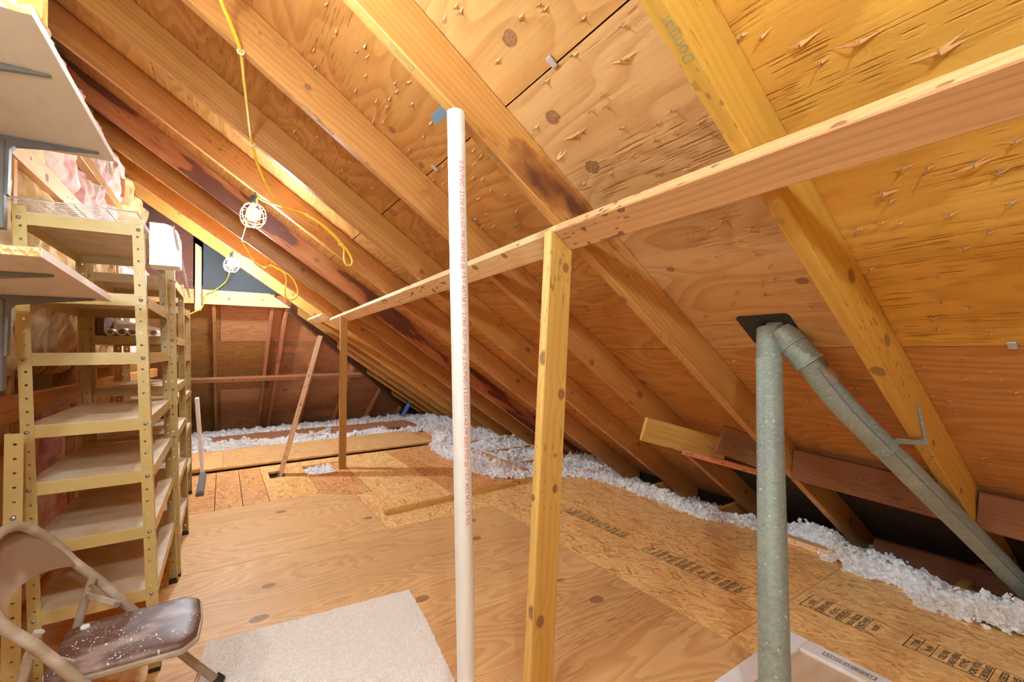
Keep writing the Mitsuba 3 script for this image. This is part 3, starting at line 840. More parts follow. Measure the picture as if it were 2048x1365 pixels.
key_osb = 'floor__osb_sheet'
ROWS1 = ['APA', '|', 'RATED', 'SHEATHING', '|', '24/16', '7/16 INCH', '|', 'SIZED FOR', 'SPACING', '|', 'EXPOSURE 1', '|', '000', 'PS 2-92']
obj('stamp', stamp_floor(ROWS1 + ['|'] + ROWS1[:8], 1.935, 2.02, 2.36, 0.028), fl)
obj('stamp', stamp_floor(ROWS1 + ['|'] + ROWS1[:6], 1.905, 2.015, 1.66, 0.030), fl)
obj('stamp', stamp_floor(['000', '|', 'EXPOSURE 1', '|', '24/16', '7/16 INCH', '|', 'SIZED FOR', 'SPACING', '|', 'APA'], 2.06, 2.19, 0.935, 0.028), fl)
obj('stamp', stamp_floor(['MILL', '|', 'APA', '|', 'RATED', 'SHEATHING', '24/16', '7/16 INCH', 'EXPOSURE 1', '|', 'SIZED FOR', 'SPACING', '|', 'THICKNESS', '000', '|', 'PS 2-92', 'PRP-108'], 2.085, 2.20, 0.60, 0.026), fl)

# ================================================================== things
# ------------------------------------------------------------------ the long plate under the rafters and its posts
PD = DR + 0.0205                                # middle of a board nailed flat under the rafters


def plate(p0, p1, bsdf, label):
    (xa, ya), (xb, yb) = p0, p1
    k = obj('horizontal_board', timber((xa, ya, roof_z(xa, PD)), (xb, yb, roof_z(xb, PD)), DOWN, 0.089, 0.038, bsdf, 0.003))
    tag(k, label, 'board')
    return k


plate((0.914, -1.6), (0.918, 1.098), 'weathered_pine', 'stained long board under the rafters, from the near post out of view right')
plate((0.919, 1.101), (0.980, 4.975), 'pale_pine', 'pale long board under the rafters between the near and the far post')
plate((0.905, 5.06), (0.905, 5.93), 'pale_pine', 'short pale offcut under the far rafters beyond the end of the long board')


def plate_cut(x, y):
    return ((x, y, roof_z(x, DR + 0.0415)), (-SIN, 0, -COS))


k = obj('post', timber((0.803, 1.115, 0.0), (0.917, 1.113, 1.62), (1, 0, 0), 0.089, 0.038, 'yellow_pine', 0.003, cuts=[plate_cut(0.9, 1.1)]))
tag(k, 'nearest yellow wooden post with knots near its top, holding up the long board', 'post')
k = obj('post', timber((0.938, 4.367, -0.004), (0.952, 4.362, 1.62), (1, 0, 0), 0.062, 0.038, 'rafter_pine', 0.002, cuts=[plate_cut(0.95, 4.3)]))
tag(k, 'thin far wooden post standing beside the insulation-filled hole in the floor', 'post')
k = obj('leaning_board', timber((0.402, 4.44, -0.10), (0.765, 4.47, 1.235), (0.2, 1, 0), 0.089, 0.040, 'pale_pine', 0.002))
tag(k, 'slanting loose board whose foot stands in a small floor hole by the far post', 'board')
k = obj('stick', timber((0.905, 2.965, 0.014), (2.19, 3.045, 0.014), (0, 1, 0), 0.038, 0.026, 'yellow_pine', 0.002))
tag(k, 'loose wooden strip lying on the floor behind the white plastic pipe', 'stick')
# short board ends nailed under the eave rafters
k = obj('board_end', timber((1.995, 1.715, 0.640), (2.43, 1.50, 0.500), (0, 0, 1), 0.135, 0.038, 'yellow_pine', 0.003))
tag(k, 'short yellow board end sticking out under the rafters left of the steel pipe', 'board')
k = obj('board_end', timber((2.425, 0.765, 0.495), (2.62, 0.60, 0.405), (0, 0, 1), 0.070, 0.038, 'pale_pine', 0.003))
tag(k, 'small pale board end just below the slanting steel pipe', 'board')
k = obj('slat', timber((2.16, 1.585, 0.515), (2.39, 1.20, 0.425), (0, 0, 1), 0.030, 0.02, 'red_lumber', 0.002))
tag(k, 'thin reddish wooden slat under the yellow board end beside the steel pipe', 'slat')
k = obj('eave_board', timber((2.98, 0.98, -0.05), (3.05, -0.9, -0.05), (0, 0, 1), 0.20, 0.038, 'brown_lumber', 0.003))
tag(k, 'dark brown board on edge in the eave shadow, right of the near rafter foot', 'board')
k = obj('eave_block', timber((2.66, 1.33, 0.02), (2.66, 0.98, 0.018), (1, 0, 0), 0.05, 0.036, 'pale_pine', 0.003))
tag(k, 'short wooden block on the floor edge beside the insulation, right behind the steel pipe', 'block')

# ------------------------------------------------------------------ white plastic pipe
pv = thing('plastic_pipe', 'upright white plastic pipe with red lettering standing before the long board', 'pipe')
r = 0.0242
pa, pb = P3(0.556, 1.090, 0.0), P3(0.530, 1.088, 1.72)
m = mf.Manifold.cylinder(1.74, r, r, 48) - mf.Manifold.cylinder(1.76, r - 0.004, r - 0.004, 32).translate((0, 0, -0.01))
F = frame([1, 0, 0], z=pb - pa) if False else None
zt = (pb - pa) / np.linalg.norm(pb - pa)
xt = np.cross([0, 1, 0], zt); xt /= np.linalg.norm(xt)
FP = np.stack([xt, np.cross(zt, xt), zt], 1)
nl = FP.T @ P3(-SIN, 0, -COS)
q0 = FP.T @ (P3(0.54, 1.09, roof_z(0.54, DR + 0.003)) - pa)
m = m.trim_by_plane(nl.tolist(), float(nl @ q0))
v, f = arrays(m)
obj('tube', mikit.ply((v @ FP.T + pa, f), 'pvc', smooth=35), pv)
# red print running down the pipe
txt = meshkit.text_mesh('2 IN PVC-1120 SCH 40 PR 280 PSI @ 73 F ASTM D-1785 NSF-PW  2 IN PVC-1120 SCH 40 PR 280 PSI @ 73 F ASTM D-1785', 0.0115, 0.0003)
v, f = arrays(txt)
view = math.atan2(-1.09, -0.54) + 0.55
th = view + v[:, 1] / (r + 0.0004) - 0.25
rad = r + 0.0002 + v[:, 2]
V = np.stack([rad * np.cos(th), rad * np.sin(th), 1.60 - v[:, 0]], 1)
obj('lettering', mikit.ply((V @ FP.T + pa, f), 'red_ink'), pv)
tp = obj('tape', mikit.ply(solid(chamfer_box(0.05, 0.03, 0.0012, 0.0004), frame(P3(-0.3, 0.9, -0.3), z=-NR), P3(0.515, 1.128, roof_z(0.515, DR + 0.001))), 'tape_blue'))
tag(tp, 'scrap of blue-grey tape on the rafter at the top of the white plastic pipe', 'tape')

# ------------------------------------------------------------------ galvanised vent pipes
vp = thing('vent_pipe', 'upright galvanised steel vent pipe rising from the floor to the roof', 'pipe')
RG = 0.0393
a, b = P3(1.195, 0.612, 0.0), P3(1.592, 0.812, 1.155)
body = tube([a + (b - a) * t for t in (0, 0.4, 0.8, 0.93, 1.0)], [RG, RG, RG, RG, RG * 0.93], 40)
obj('tube', mikit.ply(body, 'galvanised', smooth=40), vp)
dz = (b - a) / np.linalg.norm(b - a)
obj('screw', mikit.ply(tube([P3(1.552, 0.757, 1.045), P3(1.549, 0.752, 1.0455)], 0.005, 8), 'galv_dark'), vp)
for t in (0.905,):
    c = a + (b - a) * t
    obj('crimp', mikit.ply(tube([c - dz * 0.006, c - dz * 0.003, c + dz * 0.003, c + dz * 0.006], [RG + 0.0002, RG + 0.0022, RG + 0.0022, RG + 0.0002], 40), 'galvanised', smooth=40), vp)

vd = thing('slanting_vent_pipe', 'galvanised steel vent pipe slanting down right from the roof hole with an elbow', 'pipe')
p0 = P3(1.612, 0.800, roof_z(1.612) - 0.005)
p1 = P3(1.588, 0.745, 1.112)
p2 = P3(1.612, 0.690, 1.045)
e1 = P3(1.890, 0.604, 0.768)
e2 = P3(3.0, 0.380, -0.06)
RE = RG + 0.005
seg = [(p0, P3(1.604, 0.772, 1.142)), (P3(1.604, 0.772, 1.142), P3(1.606, 0.738, 1.100)), (P3(1.606, 0.738, 1.100), P3(1.620, 0.698, 1.043))]
for k, (s0, s1) in enumerate(seg):
    d = (s1 - s0) / np.linalg.norm(s1 - s0)
    obj('elbow_gore', mikit.ply(tube([s0 - d * 0.008, s0 - d * 0.004, s0, s1 - d * 0.003, s1, s1 + d * 0.005, s1 + d * 0.007], [RE - 0.002, RE + 0.0005, RE, RE, RE + 0.003, RE + 0.003, RE - 0.002], 40), 'galvanised', smooth=40), vd)
d1 = P3(1.607, 0.702, 1.052)
path = spline([d1, P3(1.743, 0.651, 0.898), e1, P3(2.132, 0.534, 0.564), P3(2.415, 0.478, 0.356), P3(2.74, 0.423, 0.125), e2], 6)
obj('tube', mikit.ply(tube(path, RG, 40), 'galvanised', smooth=40), vd)
# lock seam along the pipe
tdir = (e1 - d1) / np.linalg.norm(e1 - d1)
cam_dir = P3(0, 0, CAM_Z) - e1; cam_dir -= tdir * (cam_dir @ tdir); cam_dir /= np.linalg.norm(cam_dir)
upv = np.cross(tdir, cam_dir)
if upv[2] < 0:
    upv = -upv
off = (cam_dir * 0.96 + upv * 0.25); off /= np.linalg.norm(off)
obj('seam', mikit.ply(tube(path[1:] + off * (RG + 0.0002), 0.0026, 8), 'galv_dark', smooth=True), vd)
t0, t1 = d1 + tdir * 0.050, d1 + tdir * 0.108
v, f = tube([t0 + (t1 - t0) * q for q in np.linspace(0, 1, 9)], RG + 0.0022, 40, caps=False)
ctr = t0 + np.outer((v - t0) @ tdir, tdir)
v = ctr + (v - ctr) * (1 + 0.05 * (meshkit.noise(v * 75, 3) - 0.35)[:, None])
obj('foil_tape', mikit.ply((v, f), 'foil_tape'), vd)
# hanging strap: round the pipe and up on to the rafter's side
sc = e1 + tdir * 0.02
B2 = upv / np.linalg.norm(upv); C2 = np.cross(tdir, B2)
C2 = C2 if C2 @ cam_dir > 0 else -C2
pts = []
for ang in np.linspace(-100, 105, 15):
    w = math.radians(ang)
    pts.append(sc + (RG + 0.0015) * (C2 * math.cos(w) + B2 * math.sin(w)) if False else sc + (RG + 0.0015) * (C2 * math.cos(w) - B2 * math.sin(w)))
pts = pts[::-1]
end = P3(1.815, 0.4762, 0.905)
line = spline([pts[0], pts[4], pts[8], pts[10]], 6)
ring = [pts[i] for i in range(15)]
strap_c = np.array(ring[:12])           # from below the pipe round its front
strap_c = np.vstack([strap_c, [P3(1.882, 0.545, 0.778), P3(1.873, 0.505, 0.781), P3(1.864, 0.4745, 0.792), P3(1.846, 0.4755, 0.838), end]])
strap_c = spline(strap_c, 3)
wv = tdir * 0.013
V = np.vstack([strap_c - wv, strap_c + wv])
n = len(strap_c)
i = np.arange(n - 1)
f = np.vstack([np.stack([i, i + 1, i + 1 + n], 1), np.stack([i, i + 1 + n, i + n], 1)])
tn = np.cross(np.gradient(strap_c, axis=0), tdir); tn /= np.linalg.norm(tn, axis=1, keepdims=True)
V2 = V + np.vstack([tn, tn]) * 0.0012
rimf = np.vstack([np.stack([i, i + 2 * n, i + 1 + 2 * n], 1), np.stack([i, i + 1 + 2 * n, i + 1], 1), np.stack([i + n, i + 1 + 3 * n, i + 3 * n], 1), np.stack([i + n, i + 1 + n, i + 1 + 3 * n], 1)])
obj('strap', mikit.ply((np.vstack([V, V2]), np.vstack([f, f[:, ::-1] + 2 * n, rimf])), 'galvanised'), vd)

# ------------------------------------------------------------------ steel shelving units
FW, TH = 0.031, 0.0022


def flange(h, holes=True):
    poly = sg.box(0, 0, FW, h)
    if holes:
        hs = [sg.Point(FW * 0.55, zz).buffer(0.0036, 2) for zz in np.arange(0.05, h - 0.02, 0.041)]
        poly = poly.difference(sg.MultiPolygon(hs))
    return trimesh.creation.extrude_polygon(poly, TH, engine='earcut')


def angle_post(h, sx, sy):
    """L post with its outer corner at the origin; flanges run to sx * x and sy * y."""
    v, f = arrays(flange(h))
    a = np.stack([v[:, 0] * sx, v[:, 2] * sy, v[:, 1]], 1)     # face across x
    b = np.stack([v[:, 2] * sx, v[:, 0] * sy, v[:, 1]], 1)     # face across y
    return join((a, f), (b, f))


def shelf_tray(x0, x1, y0, y1, z, lip):
    t = 0.0022
    parts = [box(x0, y0, z - t, x1, y1, z), box(x0, y0, z - lip, x1, y0 + t, z - t), box(x0, y1 - t, z - lip, x1, y1, z - t),
             box(x0, y0 + t, z - lip, x0 + t, y1 - t, z - t), box(x1 - t, y0 + t, z - lip, x1, y1 - t, z - t),
             box(x0, y0 + t, z - lip, x1, y0 + 0.012, z - lip + t), box(x0, y1 - 0.012, z - lip, x1, y1 - t, z - lip + t)]
    return parts


def shelving(label, x0, x1, y0, y1, H, levels, lean=0.0, lip=0.040, bolts=True, tilt=()):
    u = thing('shelving_unit', label, 'shelving unit')
    A = np.eye(4); A[0, 2] = lean
    M = lambda m: (lambda v, f: (np.stack([v[:, 0] + lean * v[:, 2], v[:, 1], v[:, 2]], 1), f))(*arrays(m))
    for (x, sx) in ((x0, 1), (x1, -1)):
        for (y, sy) in ((y0, 1), (y1, -1)):
            v, f = angle_post(H, sx, sy)
            p = obj('post', mikit.ply(M((v + [x, y, 0], f)), 'shelf_steel'), u)
            obj('foot', mikit.ply(M(box(min(x, x + sx * FW) - 0.001, min(y, y + sy * FW) - 0.001, 0, max(x, x + sx * FW) + 0.001, max(y, y + sy * FW) + 0.001, 0.014)), 'rubber_black'), p)
    g = 0.0026
    for i, z in enumerate(levels):
        tr = shelf_tray(x0 + g, x1 - g, y0 + g, y1 - g, z, lip)
        s = obj('shelf', mikit.ply(M(join(*tr[1:])), 'shelf_steel'), u)
        obj('top_sheet', mikit.ply(M(tr[0]), 'shelf_dusty'), s)
        if bolts:
            for (x, y, nx, ny) in ((x1 - 0.014, y0, 0, -1), (x0 + 0.014, y0, 0, -1), (x1, y0 + 0.014, 1, 0), (x1, y1 - 0.014, 1, 0)):
                c = P3(x, y, z - lip * 0.5); d = P3(nx, ny, 0)
                obj('bolt', mikit.ply(M(tube([c, c + d * 0.002, c + d * 0.004, c + d * 0.005], [0.0062, 0.0062, 0.0045, 0.001], 10)), 'bolt_steel', smooth=40), s)
    return u


LV = [1.530, 1.290, 1.092, 0.868, 0.690, 0.500, 0.288]
shelving('nearest tan steel shelving unit with bare shelves and a wire rack on top', -0.488, -0.176, 1.962, 2.685, 1.548, LV, lean=-0.036)
shelving('second tan steel shelving unit from the chair, holding white rolls and a brown box', -0.492, -0.168, 2.72, 3.345, 1.50, [1.46, 1.17, 0.93, 0.70, 0.46, 0.22], lean=-0.022)
shelving('farthest tan steel shelving unit in the row, next to the white board', -0.50, -0.196, 3.62, 4.28, 1.42, [1.39, 1.07, 0.80, 0.55, 0.28], lean=-0.015)
# a shorter unit hidden behind the wall ledger; only its near posts show
sp = thing('steel_post', 'tan perforated steel post in the left corner behind the folding chair', 'post')
v, f = angle_post(0.86, 1, 1)
obj('flange', mikit.ply((v * [1.25, 1, 1] + [-0.520, 1.85, 0.001], f), 'shelf_steel'), sp)
obj('foot', mikit.ply(box(-0.521, 1.849, 0, -0.480, 1.883, 0.012), 'rubber_black'), sp)
for zz in (0.62, 0.55, 0.30):
    c = P3(-0.500, 1.85, zz)
    obj('bolt', mikit.ply(tube([c, c + P3(0, -0.003, 0), c + P3(0, -0.005, 0)], [0.007, 0.006, 0.001], 10), 'bolt_steel', smooth=40), sp)


# wire racks
def wire_rack(label, o, ux, uy, n_long, wires, len_x, len_y, drop=0.0):
    k = thing('wire_rack', label, 'rack')
    ux, uy = np.asarray(ux, float), np.asarray(uy, float)
    uz = np.cross(ux, uy)
    o = np.asarray(o, float)
    P = lambda a, b, c=0: o + ux * a + uy * b + uz * c
    fr = []
    rr = 0.0028
    obj('rim', mikit.ply(tube([P(0, 0), P(len_x, 0), P(len_x, len_y), P(0, len_y)], rr, 8, closed=True), 'white_wire', smooth=True), k)
    for i in range(wires):
        b = len_y * (i + 1) / (wires + 1)
        obj('wire', mikit.ply(tube([P(0, b, 0.003), P(len_x, b, 0.003)], 0.0016, 6), 'white_wire', smooth=True), k)
    for i in range(n_long):
        a = len_x * (i + 1) / (n_long + 1)
        obj('crossbar', mikit.ply(tube([P(a, 0, -0.003), P(a, len_y, -0.003)], 0.0022, 6), 'white_wire', smooth=True), k)
    return k


wire_rack('white wire rack lying flat on top of the nearest shelving unit', (-0.565, 1.975, 1.574), (1, 0.0, 0.0), (0, 1, 0), 3, 14, 0.315, 0.36)
wire_rack('white wire rack leaning along the right edge on top of the nearest shelving unit', (-0.150, 1.985, 1.545), (0.0, 0.985, -0.165), (0.15, 0, -0.985), 3, 4, 0.74, 0.060)
# white plastic bin behind it
wbn = sg.box(-0.226, 1.41, -0.138, 1.565).difference(sg.box(-0.18, 1.515, -0.13, 1.57)).union(sg.Point(-0.188, 1.515).buffer(0.05, 16).intersection(sg.box(-0.226, 1.41, -0.13, 1.565)))
m = trimesh.creation.extrude_polygon(wbn, 0.11)
k = obj('plastic_bin', mikit.ply(solid(m, np.stack([P3(1, 0, 0), P3(0, 0, 1), P3(0, 1, 0)], 1), (0, 2.06, 0)), 'white_plastic', smooth=40))
tag(k, 'white plastic bin with a rounded corner on top of the nearest shelving unit', 'bin')

# rolls and a box on the second unit
sx0 = 1.17
for j, (x, y0, l, rr) in enumerate(((-0.440, 2.74, 0.52, 0.017), (-0.400, 2.75, 0.50, 0.020), (-0.360, 2.74, 0.55, 0.018), (-0.285, 2.76, 0.50, 0.017))):
    t_ = thing('paper_roll', ('leftmost thin white roll beside the brown box on the second shelving unit', 'second white roll from the brown box on the second shelving unit', 'third white roll from the brown box, with a dark end, second shelving unit', 'rightmost white roll on the shelf of the second shelving unit')[j], 'roll', 'white rolls on the second shelving unit')
    c0, c1 = P3(x, y0, sx0 + rr + 0.0005), P3(x + 0.01, y0 + l, sx0 + rr + 0.0005)
    out = tube([c0, c1], rr, 20, caps=False)
    inn = tube([c0, c1], rr * 0.62, 20, caps=False)
    ring = np.arange(20); r2 = (ring + 1) % 20
    V = np.vstack([out[0], inn[0]])
    fa = np.vstack([out[1], inn[1][:, ::-1] + 40, np.stack([ring, ring + 40, r2 + 40], 1), np.stack([ring, r2 + 40, r2], 1), np.stack([ring + 20, r2 + 60, ring + 60], 1), np.stack([ring + 20, r2 + 20, r2 + 60], 1)])
    obj('sheet', mikit.ply((V, fa), 'roll_white', smooth=40), t_)
    obj('core', mikit.ply(tube([c0 + P3(0, 0.004, 0), c1 - P3(0, 0.004, 0)], rr * 0.61, 16), 'tube_core', smooth=40), t_)
V = [(-0.455, 2.735, 1.172), (-0.455, 3.25, 1.172), (-0.18, 3.25, 1.172), (-0.18, 2.735, 1.172)]
sheet_poly = sg.Polygon([(-0.455, 1.2101), (-0.455, 1.262), (-0.24, 1.2101)])
m = trimesh.creation.extrude_polygon(sheet_poly, 0.002)
k = obj('plastic_sheet', mikit.ply(solid(m, np.stack([P3(1, 0, 0), P3(0, 0, 1), P3(0, -1, 0)], 1), (0, 3.0, 0.0)), 'roll_white'))
tag(k, 'white plastic sheet standing over the rolls on the second shelving unit', 'sheet')
bxk = thing('cardboard_box', 'small dark brown box left of the white rolls on the second shelving unit', 'box')
obj('carton', mikit.ply(box(-0.530 + 0.02, 2.748, 1.1705, -0.462, 3.0, 1.262, 0.002), 'cardboard_brown'), bxk)
obj('lid_seam', mikit.ply(box(-0.49, 2.7465, 1.172, -0.488, 2.7485, 1.262), 'black_ink'), bxk)

# ------------------------------------------------------------------ white wall shelves on grey brackets
def wall_shelf(label, zn, zf, y0, y1, x0, x1, ybr, grp):
    k = thing('wall_shelf', label, 'shelf', grp)
    sl = (zf - zn) / (y1 - y0)
    F = frame([0, 1, sl], y=[-1, 0, 0])
    L = math.hypot(y1 - y0, zf - zn)
    W = x1 - x0
    o = P3((x0 + x1) / 2, y0, zn + 0.0095)
    obj('board', mikit.ply(solid(chamfer_box(L, W, 0.0185, 0.0008), F, o), 'melamine'), k)
    obj('front_edge', mikit.ply(solid(box(0.0005, -W / 2 - 0.0012, -0.0088, L - 0.0005, -W / 2 + 0.0004, 0.0088), F, o), 'melamine_edge'), k)
    obj('raw_end', mikit.ply(solid(box(-0.0012, -W / 2, -0.0090, 0.0004, W / 2, 0.0090), F, o), 'chipboard'), k)
    for y in ybr:
        z = zn + sl * (y - y0)
        b = thing_part('bracket', k)
        w0, w1 = 0.013, 0.0045
        xa, xb = x0 + 0.012, x1 - 0.028
        pr = [(xa - 0.008, -0.0005), (xb, -0.0005), (xb, -0.005), (xa + 0.10, -0.016), (xa + 0.024, -0.026), (xa + 0.014, -0.040), (xa + 0.012, -0.17), (xa + 0.002, -0.175), (xa - 0.008, -0.165)]
        poly = sg.Polygon(pr).buffer(0.004).buffer(-0.004)
        m = trimesh.creation.extrude_polygon(poly, 0.022)
        v, f = arrays(m)
        tpr = np.clip((v[:, 0] - xa) / (xb - xa), 0, 1)
        yy = (v[:, 2] - 0.011) * (1 - 0.62 * tpr)
        scene[b] = mikit.ply((np.stack([v[:, 0], y + yy, z + v[:, 1] - 0.0002 * 0], 1), f), 'bracket_grey')
        obj('screw', mikit.ply(tube([P3(xb - 0.012, y, z - 0.006), P3(xb - 0.012, y, z - 0.009)], 0.0032, 8), 'bolt_steel'), b)
        obj('leg', mikit.ply(box(xa - 0.010, y - 0.016, z - 0.27, xa + 0.006, y + 0.016, z - 0.012, 0.002), 'bracket_grey'), b)


def thing_part(name, parent):
    return numbered(parent + '__' + name)


wall_shelf('upper white laminate wall shelf with chipped front edge, near the rafters', 1.720, 1.720, 1.170, 1.932, -0.546, -0.302, (1.40, 1.865), 'white wall shelves on grey brackets')
wall_shelf('lower white laminate wall shelf with raw chipboard end, sagging before the shelving', 1.279, 1.254, 1.230, 1.880, -0.533, -0.300, (1.43, 1.83), 'white wall shelves on grey brackets')
k = obj('framing_block', timber((-0.62, 1.235, 1.79), (-0.30, 1.235, 1.79), (0, 0, 1), 0.089, 0.038, 'rafter_pine', 0.003))
tag(k, 'short wooden block on top of the upper white wall shelf', 'block')

# ------------------------------------------------------------------ string of caged work lights, with an added unseen fill lamp
cord = thing('light_cord', 'yellow power cord strung along the rafters between the caged work lights', 'cord')
RC = 0.0058
c1 = [(-0.12, 0.97, 2.00), (-0.06, 1.1, 2.03), (-0.015, 1.3, 2.08), (-0.012, 1.5, 2.110), (0.016, 1.6, 2.098), (0.044, 1.69, 2.077), (0.059, 1.85, 2.071), (0.078, 2.05, 2.059), (0.095, 2.24, 2.052), (0.109, 2.33, 2.036), (0.134, 2.42, 1.982), (0.182, 2.5, 1.908), (0.231, 2.55, 1.856), (0.28, 2.58, 1.839), (0.331, 2.61, 1.839), (0.376, 2.63, 1.83), (0.447, 2.63, 1.797), (0.514, 2.64, 1.747), (0.575, 2.665, 1.690),
      (0.598, 2.68, 1.664), (0.602, 2.68, 1.626), (0.606, 2.68, 1.592), (0.619, 2.68, 1.586), (0.634, 2.68, 1.608), (0.626, 2.68, 1.647), (0.596, 2.68, 1.688), (0.520, 2.655, 1.756), (0.450, 2.645, 1.806), (0.376, 2.645, 1.842), (0.33, 2.7, 1.868), (0.266, 2.8, 1.914), (0.21, 2.88, 1.945), (0.168, 2.945, 1.985)]
c1[19:26] = [(0.585, 2.68, 1.664), (0.585, 2.68, 1.626), (0.596, 2.68, 1.592), (0.619, 2.68, 1.591), (0.632, 2.68, 1.613), (0.621, 2.68, 1.647), (0.593, 2.675, 1.688)]
obj('strand', mikit.ply(tube(spline(c1, 6), RC, 8), 'cord_yellow', smooth=True), cord)
c2 = [(0.140, 2.985, 1.99), (0.135, 3.4, 1.975), (0.128, 3.9, 1.985), (0.132, 4.33, 2.021), (0.178, 4.38, 1.939), (0.236, 4.42, 1.858), (0.304, 4.42, 1.834), (0.347, 4.42, 1.847), (0.399, 4.41, 1.822), (0.447, 4.41, 1.793), (0.473, 4.42, 1.733), (0.461, 4.42, 1.643), (0.473, 4.42, 1.572), (0.514, 4.42, 1.556), (0.554, 4.42, 1.586), (0.562, 4.42, 1.659), (0.517, 4.42, 1.755), (0.455, 4.425, 1.802), (0.399, 4.43, 1.834), (0.348, 4.44, 1.856), (0.313, 4.55, 1.848), (0.245, 4.75, 1.923), (0.171, 4.9, 1.989), (0.082, 5.03, 2.040)]
obj('strand', mikit.ply(tube(spline(c2, 6), RC, 8), 'cord_yellow', smooth=True), cord)
c3 = [(0.060, 5.06, 2.03), (0.052, 5.5, 1.93), (0.029, 5.95, 1.90), (-0.008, 6.0, 1.855), (-0.079, 6.01, 1.79), (-0.162, 6.02, 1.743), (-0.178, 6.03, 1.686), (-0.193, 6.03, 1.607), (-0.225, 6.02, 1.562), (-0.28, 6.0, 1.528), (-0.38, 5.8, 1.44)]
obj('strand', mikit.ply(tube(spline(c3, 6), RC, 8), 'cord_yellow', smooth=True), cord)
obj('strand', mikit.ply(tube(spline([(-0.12, 0.94, 2.00), (-0.30, 0.6, 1.75), (-0.47, 0.32, 1.555), (-0.30, 0.0, 1.72), (0.0, -0.40, 1.95), (-0.11, -1.2, 2.02), (-0.10, -1.93, 1.90)], 6), RC, 8), 'cord_yellow', smooth=True), cord)
for (x, y, z) in ((0.044, 1.69, 2.077), (0.107, 2.325, 2.040), (0.376, 2.637, 1.836), (0.560, 2.66, 1.704), (0.347, 4.43, 1.851), (0.447, 4.415, 1.797), (0.135, 4.33, 2.018), (-0.172, 6.025, 1.715)):
    v, f = tube(np.array([[math.cos(a) * 0.0095, 0, math.sin(a) * 0.0095] for a in np.arange(12) * math.pi / 6]), 0.0022, 6, closed=True)
    obj('cable_tie', mikit.ply((v + [x, y, z], f), 'tie_white', smooth=True), cord)

for j, (x, y, ztop, power) in enumerate(LAMPS):
    lab = ('nearer caged work light glowing among the rafters', 'farther caged work light glowing before the dark upper wall', 'caged work light over the near floor, out of view above', 'added caged fill light hanging low beside the left wall, out of view', 'caged work light hanging above the camera', 'caged work light hanging behind the camera')[j]
    wlt = thing('work_light', lab, 'work light', 'caged work lights on the yellow cord')
    c = P3(x, y, ztop)
    ax = P3(-0.05, -0.10, -1); ax /= np.linalg.norm(ax)
    R1 = np.cross(ax, [0, 1, 0]); R1 /= np.linalg.norm(R1); R2 = np.cross(ax, R1)
    pos = lambda s, rr, a: c + ax * s + rr * (R1 * math.cos(a) + R2 * math.sin(a))
    obj('socket', mikit.ply(tube([c - ax * 0.012, c - ax * 0.010, c + ax * 0.035, c + ax * 0.045], [0.012, 0.018, 0.021, 0.016], 16), 'socket_black', smooth=40), wlt)
    obj('hook', mikit.ply(tube(spline([c - ax * 0.010, c - ax * 0.028 + R1 * 0.004, c - ax * 0.040 + R1 * 0.016, c - ax * 0.030 + R1 * 0.026], 5), 0.003, 8), 'socket_black', smooth=True), wlt)
    m = trimesh.creation.icosphere(3, 0.036)
    v = np.array(m.vertices)
    v[:, 2] *= 1.15
    bulb_c = c + ax * 0.100
    FB = np.stack([R1, R2, ax], 1)
    sh = mikit.ply((v @ FB.T + bulb_c, np.array(m.faces) if np.linalg.det(FB) > 0 else np.array(m.faces)[:, ::-1]), 'white_plastic', smooth=True)
    sh['emitter'] = {'type': 'area', 'radiance': rgb(*[power * q for q in BULB_RADIANCE])}
    obj('bulb', sh, wlt)
    prof = [(0.040, 0.030), (0.055, 0.050), (0.085, 0.064), (0.120, 0.066), (0.150, 0.058), (0.170, 0.040)]
    bars = []
    for kk in range(8):
        a = kk * math.pi / 4 + 0.2
        bars.append(tube(spline([pos(s, rr, a) for s, rr in prof] + [pos(0.176, 0.012, a)], 4), 0.0022, 6))
    for s, rr in ((0.055, 0.050), (0.100, 0.066), (0.135, 0.063), (0.160, 0.049)):
        bars.append(tube(np.array([pos(s, rr, a) for a in np.arange(24) * math.pi / 12]), 0.0022, 6, closed=True))
    obj('cage', mikit.ply(join(*bars), 'cage_yellow', smooth=True), wlt)

# ------------------------------------------------------------------ folding chair (child size)
ch = thing('folding_chair', 'brown metal folding chair with a worn vinyl seat in front of the shelving', 'chair')
YN, YF = 1.452, 1.762
foot_x, top_x = -0.010, -0.352


def tube_obj(name, pts, rr, m='chair_enamel', n=6, parent=None):
    return obj(name, mikit.ply(tube(spline([turn(q) for q in pts], n), rr, 14), m, smooth=40), parent or ch)


back_arch = [P3(-0.355, YF, 0.494), P3(-0.392, YF - 0.022, 0.570), P3(-0.416, YF - 0.085, 0.637), P3(-0.422, (YN + YF) / 2, 0.656), P3(-0.416, YN + 0.085, 0.637), P3(-0.392, YN + 0.022, 0.570), P3(-0.355, YN, 0.494)]
def turn(p):
    p = np.array(p, float)
    return p - np.array([1.0, 0, 0]) * ((YF - p[..., 1:2]) * 0.175 if p.ndim > 1 else (YF - p[1]) * 0.175)


